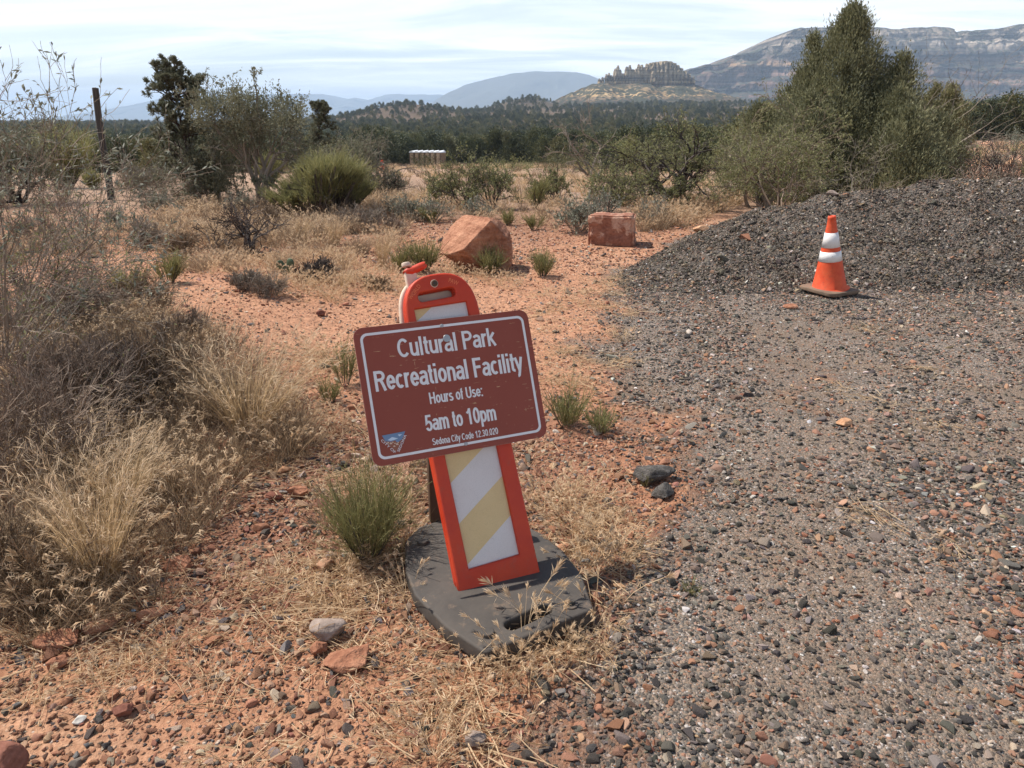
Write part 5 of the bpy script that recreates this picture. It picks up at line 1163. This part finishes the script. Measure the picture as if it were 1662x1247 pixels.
for lab, px, Y, hpx, seed in [('dry grey brush behind the crest of the gravel pile, left', 1500, 11.6, 62, 1), ('dry grey brush behind the crest of the gravel pile, middle', 1580, 11.4, 70, 2), ('dry grey brush behind the crest of the gravel pile, at the right edge', 1650, 11.2, 80, 3), ('low dry brush at the back of the pile nearest the juniper', 1440, 12.0, 50, 4), ('tall thin dark dry shrub against the red path right of the pile', 1610, 13.5, 100, 5)]:
    p_ = at(px, 320, Y); h = hpx*mpp(Y)*1.05+.12; leafy_shrub('dry_brush', lab, 'shrub', (p_[0], p_[1], float(HT(p_[0], p_[1]))), h, .0034, (TWIG if seed != 5 else DTWIG, SAGE), 520+seed, 900 if seed < 5 else 0, .03, .01, 3, (6, 5, 4), 16, .02, 1.2, .008, .8, .25, 'dry brush behind the gravel pile')

# brush pile and dead wood on the left
b = G(395, 415); spray('brush_pile', 'heap of dead black branches lying left of the broom bush', 'brush pile', 395, 415, b[1], [(325, 400), (345, 372), (375, 352), (415, 345), (440, 362), (455, 390), (350, 410), (430, 405), (470, 430), (390, 372)], (DTWIG, None), 541, 3, (5, 5, 4), .035, 0, .004, base=b, wig=.3)
b = G(600, 316); spray('dead_shrub', 'bare black shrub standing right of the broom bush', 'shrub', 600, 316, b[1], [(588, 262), (605, 270), (640, 252), (650, 290), (575, 290), (630, 300)], (DTWIG, None), 542, 3, (4, 3, 3), .035, 0, .005, base=b)
b = G(70, 470); spray('dead_branch', 'fallen dark dead branch on the left bank', 'branch', 70, 470, b[1], [(40, 430), (110, 455), (150, 500), (20, 450), (130, 480)], (DTWIG, None), 543, 3, (5, 4, 4), .03, 0, .003, base=b, wig=.25)
b = G(958, 292); spray('dead_tree', 'pale bare snag at the far edge of the clearing left of the twisted tree', 'tree', 958, 292, b[1], [(955, 200), (962, 190), (940, 230), (985, 235), (930, 250)], (GTWIG, None), 544, 3, (4, 3, 3), .06, 0, .009, base=b)
b = G(230, 515); leafy_shrub('dead_shrub', 'low dark bush of fine dead stems below the round yellow-green shrub', 'shrub', b, .34, .0022, (DARKGR, None), 545, 0, 0, 0, 3, (6, 5, 4), 20, .04, 1.3, .004, .6, .18)
# broom bush
def broom():
    g, w_, h = size_at(515, 352, 1, 112); o = thing('broom_bush', 'large lobed yellow-green broom bush with dark woody base right of the scrub oak', 'bush', tuple(g)); wd, gr = MB(), MB(); k = mpp(g[1])
    for i, (dx, hh, n, sp) in enumerate([(-62, .50, 1100, .8), (-34, .62, 1500, .7), (-8, .80, 2000, .6), (22, .98, 3000, .62), (48, .88, 2400, .6), (66, .62, 1500, .75), (8, .55, 1200, 1.0)]):
        a, b = m_stems(np.random.default_rng(570+i), n, h*hh*.82, .25, .0052, .62, sp, 3.0, (.42, .82), (.13, .30)); off = np.array([dx*k*.62, (i % 3-1)*.18, 0])
        for src, dst in ((a, wd), (b, gr)):
            V = np.concatenate(src.v)+off; V[:, 0] += np.maximum(V[:, 2], 0)*dx*.0065; dst.add(V, np.concatenate(src.q))
    out, tips = m_twigs(np.random.default_rng(577), 26, h*.8, 2, (4, 3), .6, .0, 1.9, .012, .2); wood(wd, out, 0, .004)
    link('stems', wd.mesh('stems', [DTWIG]), o); link('green_shoots', gr.mesh('green_shoots', [BROOM]), o)
broom()
for lab, px, py, hpx, seed, m_ in [('yellow-green bush left of the post', 112, 305, 84, 1, BROOM), ('low yellow-green bush behind the post foot', 152, 308, 26, 2, BROOM), ('small yellow-green bush right of the scrub oak', 440, 300, 40, 3, RABBIT)]:
    g, w_, h = size_at(px, py, 1, hpx); stem_shrub('broom_bush', lab, 'bush', g, h, h*.5, (DTWIG, m_), 560+seed, 1500, .011, None, .8)

# pine
def pine(name, label, px, py, ptop, pxt, seed, Y=None, wtop=34, n_lay=9, bare=.25):
    rg = np.random.default_rng(seed); g = G(px, py) if Y is None else at(px, py, Y)
    if Y is not None: g[2] = float(HT(g[0], g[1]))
    top = at(pxt, ptop, g[1])-g; k = mpp(g[1]); o = thing(name, label, 'tree', tuple(g)); wb = MB(); lb = MB(); Hh = top[2]
    tr = np.array([(top[0]*f+.04*sin(f*6)*Hh*.2, .05*sin(f*5), Hh*f-.05) for f in np.linspace(0, 1, 9)]); wb.add(*tube(tr, .055*Hh/2.4, .008, 7))
    P, D = [], []; out, tips = [], []
    for i in range(70):
        f = rg.uniform(.10, .99); p_ = np.array([np.interp(f, np.linspace(0, 1, 9), tr[:, q]) for q in range(3)])
        reach = (.42 if f > .5 else .62)*Hh/2.4*np.interp(f, [0, .2, .38, .5, .62, .8, .95, 1], [.75, 1.0, .85, .55, 1.02, .95, .6, .25]); a = rg.uniform(0, 2*pi)
        grow(rg, p_, (cos(a), sin(a), .25+.5*f), reach*rg.uniform(.6, 1.05), .016*Hh/2.4, 2, dict(kids=[4, 3], ang=.65, up=.10, wig=.2, ratio=.5, seg=4, taper=.5, rr=.6), out, tips)
    wood(wb, out, 0, .003*Hh/2.4); link('trunk', wb.mesh('trunk', [BARK]), o)
    n = 1900; P, D = tip_points(tips, n, rg, .25)
    # sparse in the lower half, dense on top
    keep = rg.uniform(size=n) < np.interp(P[:, 2]/Hh, [0, .3, .5, .6, 1], [.35, .55, .55, 1, 1]); P, D = P[keep], D[keep]; m = 22; P = np.repeat(P, m, 0); D = np.repeat(D, m, 0); n = len(P)
    dd = unit(D+rg.normal(size=(n, 3))*.75+np.array([0, 0, .25])); V, F, _, _ = strips(P, dd, .07*Hh/2.4*rg.uniform(.7, 1.2, n), np.zeros(3), .0085*Hh/2.4, 1, 'flat', rg); lb.add(V, F)
    link('crown', lb.mesh('crown', [PINE]), o); return o
pine('pine_tree', 'small pine with a dense round top and thin lower limbs beside the scrub oak', 318, 338, 112, 281, 601)
pine('pine_tree', 'distant dark pine top showing right of the scrub oak', 520, 300, 170, 518, 602, Y=26)

# scrub oak
def scrub(name, label, pos, W_, Hh, seed, mats, n=9000, nst=7, L=.035, wl=.016):
    rg = np.random.default_rng(seed); o = thing(name, label, 'tree', tuple(pos)); out, tips = [], []
    for i in range(nst):
        a = rg.uniform(0, 2*pi); k = rg.uniform(.1, .75); grow(rg, (rg.normal(0, .08), rg.normal(0, .08), -.05), (cos(a)*k, sin(a)*k*.7, 1), Hh*rg.uniform(.42, .60), .04, 4, dict(kids=[4, 4, 4, 3], ang=.75, up=.0, wig=.22, ratio=.60, seg=5, taper=.6, rr=.62), out, tips)
    P = np.concatenate([q[0] for q in tips]); sx = W_/max(np.percentile(P[:, 0], 96)-np.percentile(P[:, 0], 4), .1); sz = Hh/max(np.percentile(P[:, 2], 97), .1); S_ = np.array([sx, min(sx, 1.2), sz]); out = [(q*S_, a, b, d_) for q, a, b, d_ in out]; tips = [(q*S_, d_) for q, d_ in tips]
    out = [q for q in out if q[0][:, 2].max() < Hh*1.04]; tips = [q for q in tips if q[0][:, 2].max() < Hh*1.04]; wb = MB(); wood(wb, out, 0, .0030); link('trunk', wb.mesh('trunk', [mats[0]]), o)
    lob = [(rg.uniform(-.42, .42)*W_, rg.uniform(-.3, .3)*W_, Hh*rg.uniform(.30, .80), rg.uniform(.15, .25)*W_) for _ in range(13)]
    def env(rg):
        x, y, z, q = lob[rg.integers(0, len(lob))]; o_ = rdir(1, rg)[0]; o_[2] = abs(o_[2])*1.1-.25; e = unit(o_); return np.array([x, y, z])+e*q*rg.uniform(.35, 1.05)*np.array([1, 1, .85]), e, 1.0
    cb = m_clumps(rg, env, int(n/60), 46, L, wl, .055, .25, .7); V, F = leaves_on(tips, n, L, wl, rg, .9, .0); cb.add(V, F); link('crown', cb.mesh('crown', [mats[1]]), o); return o
g, w_, h = size_at(425, 342, 150, 194); scrub('scrub_oak', 'grey-green scrub oak with tangled crown between the pine and the broom bush', g, w_*1.08, h*1.0, 611, (GTWIG, OAK), 24000)
g, w_, h = size_at(352, 338, 90, 95); scrub('scrub_oak', 'lower grey scrub tangle joining the pine and the scrub oak', g, w_, h, 612, (GTWIG, OAK), 9000, 6)
g, w_, h = size_at(570, 322, 110, 100); scrub('scrub_oak', 'twiggy grey scrub behind the broom bush', g, w_, h, 613, (GTWIG, OAK), 5500, 6)
g, w_, h = size_at(30, 330, 150, 146); scrub('juniper_bush', 'dense dark bush behind the brush at the left edge', g, w_, h, 614, (DTWIG, OAK), 16000, 9)

g = at(1235, 330, 14.6); g[2] = float(HT(g[0], g[1])); scrub('mesquite_bush', 'dense grey-green mesquite filling the gap between the twisted tree and the juniper', g, 150*mpp(14.6), 118*mpp(14.6)*1.05, 615, (GTWIG, MESQ), 9000, 8, .04, .013)
g = at(1045, 330, 15.6); g[2] = float(HT(g[0], g[1])); scrub('mesquite_bush', 'grey-green mesquite crown behind the left side of the twisted tree', g, 150*mpp(15.6), 105*mpp(15.6), 616, (DTWIG, MESQ), 3500, 6, .04, .012)
# junipers
def juniper(name, label, pos, Hh, W_, seed, mat_, n_cl=300, per=80, L=.085, wl=.034, shape=((0, .55), (.15, .9), (.3, 1.0), (.55, .72), (.78, .42), (.93, .16), (1, .03)), spire=True, bk=DTWIG):
    rg = np.random.default_rng(seed); o = thing(name, label, 'tree', tuple(pos)); zs, rs = np.array(shape).T; wb = MB(); cen = []
    # several upright leaders, each a plume of its own
    lead = [(0., 0., 1.0, 1.0)]+[(cos(a)*q, sin(a)*q, hgt_, .55) for a, q, hgt_ in [(rg.uniform(0, 2*pi), rg.uniform(.25, .95), 0) for _ in range(15)]]
    L2 = []
    for lx, ly, lh, lw in lead:
        q = math.hypot(lx, ly)
        if lh == 0: lh = float(np.interp(q, [0, .3, .6, 1], [.92, .80, .64, .44]))*rg.uniform(.85, 1.1)
        L2.append((lx*W_/2, ly*W_/2, lh*Hh, lw)); pts = np.array([(lx*W_/2*min(1, f*1.5), ly*W_/2*min(1, f*1.5), lh*Hh*.96*f-.05) for f in np.linspace(0, 1, 7)]); wb.add(*tube(pts, .07*lw+.015, .008, 6))
    def env(rg):
        lx, ly, lh, lw = L2[0] if rg.uniform() < .22 else L2[rg.integers(0, len(L2))]
        f = rg.uniform(.05, 1.0)**.9; z = f*lh; rad = W_*.5*(.62 if (lx == 0 and ly == 0) else .42)*np.interp(f, zs, rs)
        a = rg.uniform(0, 2*pi); q = math.sqrt(rg.uniform(.25, 1)); o_ = np.array([cos(a), sin(a), .35]); return np.array([lx+cos(a)*rad*q, ly+sin(a)*rad*q, z]), unit(o_), np.interp(f, [0, .8, 1], [1.1, .75, .4])
    link('trunk', wb.mesh('trunk', [bk]), o)
    link('crown', m_clumps(rg, env, n_cl, per, L, wl, .10*Hh/3.6, .95, .5).mesh('crown', [mat_]), o); return o
jY = 16.2; jp = at(1388, 300, jY); jt = at(1386, 18, jY); jp[0] = jt[0]; jp[2] = float(HT(jp[0], jp[1]))
juniper('juniper_tree', 'tall dense juniper with a pointed top behind the gravel pile', jp, jt[2]-jp[2], 315*mpp(jY), 701, JUN, 1250, 170, .06, .019)
j2 = at(1535, 300, 17.5); j2[2] = float(HT(j2[0], j2[1])); j2t = at(1540, 142, 17.5); j2[0] = j2t[0]-.1
juniper('juniper_tree', 'rounder olive juniper at the right shoulder of the tall pointed one', j2, j2t[2]-j2[2], 140*mpp(17.5), 702, JUN2, 480, 150, .055, .019, shape=((0, .7), (.2, 1), (.5, 1), (.8, .75), (1, .3)))

# big dry brush at the left edge
def left_brush():
    rg = np.random.default_rng(801)
    def wand(label, px, py, Y, tops, seed, nl, mats, r0=.008, name='tall_brush', kids=(6, 5, 4), L=.028, wl=.008, rmin=.0013):
        b = at(px, py, Y); b[2] = float(HT(b[0], b[1])); rg = np.random.default_rng(seed); o = thing(name, label, 'shrub', tuple(b)); out, tips = [], []
        for px1, py1 in tops:
            e = at(px1, py1, Y+rg.uniform(-.4, .4))-b; grow(rg, (rg.normal(0, .05), rg.normal(0, .05), -.03), unit(e), np.linalg.norm(e)*.72, r0*rg.uniform(.6, 1.1), 3, dict(kids=list(kids), ang=.6, up=.02, wig=.16, ratio=.5, seg=6, taper=.4, rr=.6), out, tips)
        wb = MB(); wood(wb, out, 0, rmin); link('branches', wb.mesh('branches', [mats[0]]), o)
        if nl: V, F = leaves_on(tips, nl, L, wl, rg, .55, .15); link('leaves', MB().add(V, F).mesh('leaves', [mats[1]]), o)
    wand('tall leafy shrub with slender wands against the sky at the left edge', 15, 640, 4.3, [(20, 130), (48, 108), (78, 112), (62, 160), (35, 200), (85, 190), (5, 260)], 811, 2600, (TWIG, SAGE), .009, L=.034, wl=.010)
    wand('tangle of pale dead twigs filling the left edge', 20, 700, 3.9, [(-10, 330), (40, 300), (80, 330), (120, 370), (60, 420), (0, 420), (140, 440), (100, 300)], 812, 1300, (GTWIG, MESQ), .008, L=.022, wl=.007)
    wand('low tangle of reddish dead twigs below the pale one at the left edge', 40, 800, 3.4, [(-20, 520), (60, 540), (110, 560), (0, 600), (150, 600), (90, 640), (20, 660)], 813, 300, (TWIG, MESQ), .007)
    wand('leaning dead twigs reaching right over the red path', 60, 600, 4.8, [(115, 310), (125, 345), (150, 410), (190, 430), (110, 370), (90, 410), (210, 455)], 814, 150, (TWIG, MESQ), .007)
    wand('green-leaved brush behind the dead twigs at the left', 40, 520, 5.6, [(20, 330), (60, 320), (100, 340), (130, 380), (70, 380), (10, 400)], 815, 1100, (GTWIG, MESQ), .007)
    for lab, px, py, h, seed, m_ in [('dome of fine grey-brown stems behind the golden grass', 270, 640, .42, 1, DARKGR), ('dark dome of fine dead stems left of the golden grass', 190, 660, .45, 2, TWIG), ('dark tangled dead weed at the left edge above the lower shade', 80, 780, .55, 3, TWIG), ('brown dead weed between the two tallest golden clumps and the bank', 110, 690, .55, 4, TWIG), ('low dead weed in the bottom left shade', 30, 960, .35, 5, DARKGR), ('brown dead weed right of the left dark dome', 300, 560, .30, 6, TWIG), ('dead weed tucked behind the yellow-green shrubs at the left', 150, 540, .42, 7, TWIG), ('grey dead weed on the left bank by the fallen branch', 70, 560, .5, 8, GTWIG), ('small grey dead weed in the dry grass below the brush pile', 440, 480, .22, 9, GTWIG)]:
        b = G(px, py); leafy_shrub('dead_weed', lab, 'shrub', b, h*.98, .0015, (m_, None), 820+seed, 0, 0, 0, 3, (6, 5, 4), 20, .05, 1.0, .0035, .6, .16, 'dead weeds on the left bank')
left_brush()
# prickly pear
def pear():
    g = G(465, 446); o = thing('prickly_pear', 'small prickly pear cactus with green pads in the dry grass', 'cactus', tuple(g)); k = mpp(g[1]); v_, f_ = ico(3)
    PM = simple('cactus_green', (.085, .115, .06), .6, .3, 0, .25, 20)
    for dx, z, w_, h_, rz, ti in [(0, .045, .055, .065, .3, .1), (.05, .115, .045, .055, -.4, .35), (-.05, .10, .04, .05, .5, -.3)]:
        q = link('pad', MB().add(v_*np.array([w_, .016, h_]), f_).mesh('pad', [PM], True), o); q.location = (dx, 0, z); q.rotation_euler = (0, ti, rz)
pear()
# foxtails growing out of the base slot and along its front edge
r = np.random.default_rng(303); FT = [MBm(m_foxtail(r, 8, 1.0, .16, .26, 8, 5.5)), MBm(m_foxtail(r, 6, 1.0, .10, .26, 5, 5.5)), MBm(m_foxtail(r, 9, 1.0, .22, .26, 10, 5.5))]
for lab, px, py, hh, k, z in [('tall foxtails growing up through the slot of the rubber base', 858, 1003, .19, 0, 0.03), ('foxtails at the right end of the slot in the rubber base', 885, 992, .15, 1, .03), ('foxtails in front of the near corner of the rubber base', 825, 1085, .13, 0, 0), ('foxtails along the front edge of the rubber base', 880, 1060, .14, 2, 0), ('foxtails left of the near corner of the rubber base', 720, 1040, .12, 1, 0), ('foxtails by the right corner of the rubber base', 965, 1010, .16, 2, 0), ('foxtails standing in the sign shadow right of the base', 1005, 975, .20, 1, 0), ('foxtails behind the right side of the rubber base', 945, 870, .20, 2, 0), ('foxtails against the left side of the rubber base', 655, 960, .13, 0, 0), ('dry foxtails among the straw by the bottom edge', 700, 1230, .14, 2, 0), ('foxtail stems in the lower left gravel', 180, 1150, .14, 1, 0), ('foxtail stems at the bottom edge left of centre', 360, 1230, .15, 1, 0)]:
    p_ = G0(px, py, z); simple_plant('foxtail_grass', lab, 'grass', FT[k], (p_[0], p_[1], float(H(p_[0], p_[1])) if z == 0 else z), float(r.uniform(0, 6)), hh, 'foxtails around the base')

# ---------------------------------------------------------------- woodland beyond the clearing
def wood_proto(seed, mat_, conif=.5):
    rg = np.random.default_rng(seed); k = rg.uniform(.85, 1.15)
    def env(rg):
        z = rg.uniform(.12, 1.0); rad = .46*k*(1-max(0, (z-.35)/.65)**(1.1+conif))*rg.uniform(.45, 1)+.03; a = rg.uniform(0, 2*pi); return np.array([cos(a)*rad, sin(a)*rad, z]), unit(np.array([cos(a), sin(a), .5])), 1.0
    return m_clumps(rg, env, 70, 48, .048, .026, .050, .4, .6).mesh('crown', [mat_])
CROWNS = [wood_proto(900+i, FORE if i % 3 else FORE2, [.2, .6, 1.0][i % 3]) for i in range(6)]
_t = MB(); _t.add(*tube([(0, 0, -.08), (.01, 0, .2), (0, .01, .6)], .035, .012, 5)); TRUNKM = _t.mesh('trunk', [DTWIG])
def open_field(x, y):
    """True where the clearing keeps trees away."""
    rr = x/np.maximum(y, 1); lim = np.interp(rr, [-.7, -.42, -.25, -.16, .02, .10, .16, .3, .48, .62, .8], [52, 52, 56, 138, 138, 100, 64, 56, 66, 80, 80]); return y < lim
def build_wood():
    rg = np.random.default_rng(905); n = 95000
    y = np.exp(rg.uniform(np.log(24), np.log(1900), n)); x = y*rg.uniform(-1.8, 1.3, n)
    # even spacing over the land: thin out by area
    keep = rg.uniform(size=n) < np.clip((y/230)**1.1, .10, 1)*np.where((y>125)&(y<165)&(np.abs(x)<60),.9,1); x, y = x[keep], y[keep]; k = ~open_field(x, y); x, y = x[k], y[k]
    gap = fbm(x*.02, y*.012, 4, 91); k = rg.uniform(size=len(x)) < np.where(y < 170, 1, .25+.75*smooth(.34, .52, gap)); x, y = x[k], y[k]
    h = np.interp(y, [40, 60, 90, 125, 200, 500, 1900], [2.2, 2.6, 3.4, 4.0, 3.9, 4.6, 7.5])*rg.uniform(.45, 1.25, len(x))*(.62+.85*fbm(x*.05, y*.05, 3, 93))*np.where((x/y < -.2) & (y < 200), .72, 1); o = np.argsort(y+1e5*(np.abs(x/y) > .72)); x, y, h = x[o], y[o], h[o]
    w_ = h*rg.uniform(.8, 1.25, len(x)); idx = rg.integers(0, 6, len(x)); rz = rg.uniform(0, 6.28, len(x)); near = 260
    LB = {0: 'olive green juniper in the woodland beyond the clearing', 1: 'dark green juniper in the woodland beyond the clearing'}
    first = {}
    for i in range(near):
        q = int(idx[i]); pos = (x[i], y[i], float(HT(x[i], y[i]))-.1)
        if q not in first:
            t_ = thing('woodland_tree', LB[0 if q % 3 == 0 else 1], 'tree', pos, rz[i], 'trees of the woodland beyond the clearing'); link('trunk', TRUNKM, t_); link('crown', CROWNS[q], t_); first[q] = t_
        else: t_ = copy_tree(first[q]); t_.location = pos; t_.rotation_euler = (0, 0, rz[i])
        t_.scale = (w_[i], w_[i], h[i])
    x, y, h, w_, idx, rz = (a[near:] for a in (x, y, h, w_, idx, rz)); z = np.zeros(len(x))
    tag(scatter('forest', CROWNS, np.stack([x, y, HT(x, y)-.2], 1), np.stack([z, z, rz], 1), np.stack([w_, w_, h], 1), idx), kind='stuff'); print('forest', len(x))
build_wood()
# shrubs in the clearing and along its far edge
_rg = np.random.default_rng(950)
for lab, px, py, wpx, hpx, Y, m_ in [('dense green bush in front of the portable toilets', 690, 282, 46, 25, 88, FORE2), ('small green bush beside the right end of the portable toilets', 733, 281, 26, 11, 88, FORE2), ('green bush at the far edge of the clearing above the boulder', 800, 284, 60, 20, 60, MESQ), ('green bush at the far edge of the clearing right of the potty row', 845, 284, 46, 18, 60, MESQ), ('dark olive bush at the far edge of the clearing, left of the snag', 905, 288, 70, 26, 52, FORE2),
        ('olive bush at the far edge of the clearing, right of the snag', 950, 284, 44, 24, 52, FORE2), ('olive bush among the woodland edge above the clearing', 905, 262, 44, 30, 90, FORE2), ('green bush at the left edge of the clearing', 640, 298, 26, 12, 40, MESQ), ('round grey-green bush on the far right slope', 1648, 224, 40, 16, 40, SAGE), ('low green bush beside the distant red path', 1600, 250, 44, 18, 28, JUN2), ('grey-green bush above the pale boulder on the right edge', 1625, 262, 34, 14, 27, SAGE), ('green bush at the right edge above the red path', 1655, 252, 40, 18, 34, MESQ)]:
    p_ = at(px, py, Y); z = float(HT(p_[0], p_[1])); k = mpp(Y); o = thing('round_bush', lab.replace('potty row', 'portable toilets'), 'bush', (p_[0], p_[1], z-.05), float(_rg.uniform(0, 6))); W_ = wpx*k; Hh = max(hpx*k, p_[2]+hpx*k-z)
    def env(rg, W_=W_, Hh=Hh):
        a = rg.uniform(0, 2*pi); q = math.sqrt(rg.uniform(.02, 1)); return np.array([cos(a)*q*W_/2, sin(a)*q*W_/2, Hh*rg.uniform(.15, .95)*math.sqrt(max(0, 1-q*q*.8))]), unit(np.array([cos(a)*q, sin(a)*q, .6])), 1.0
    link('foliage', m_clumps(_rg, env, 55, 22, .10*k*80*.25, .05*k*80*.25, W_*.06, .5, .6).mesh('foliage', [m_]), o); sb = MB(); sb.add(*tube([(0, 0, -.05), (0, .02, Hh*.5)], W_*.02, W_*.008, 5)); link('stem', sb.mesh('stem', [DTWIG]), o)
def far_grass():
    rg = np.random.default_rng(960); n = 6000; y = rg.uniform(14, 118, n); x = y*rg.uniform(-.30, .30, n); k = rg.uniform(size=n) < .05+(.25+.6*smooth(85, 105, y))*smooth(.48, .66, fbm(x*.06, y*.16, 4, 95)); x, y = x[k], y[k]
    xs = rg.uniform(11, 60, 500); ys = rg.uniform(16, 60, 500); k = (xs/ys > .5) & (xs/ys < .95); x = np.concatenate([x, xs[k]]); y = np.concatenate([y, ys[k]]); n = len(x)
    pro = [MBm(m_grass(rg, 46, .35, .14, .7, .016, .0, q, .5)) for q in (STRAW, DARKGR, STRAW, DARKGR)]; z = np.zeros(n)
    tag(scatter('field_grass', pro, np.stack([x, y, HT(x, y)], 1), np.stack([z, z, rg.uniform(0, 6.28, n)], 1), rg.uniform(.6, 1.5, n)*np.interp(y, [14, 110], [.8, 1.9]), rg.integers(0, 4, n)), kind='stuff')
far_grass()
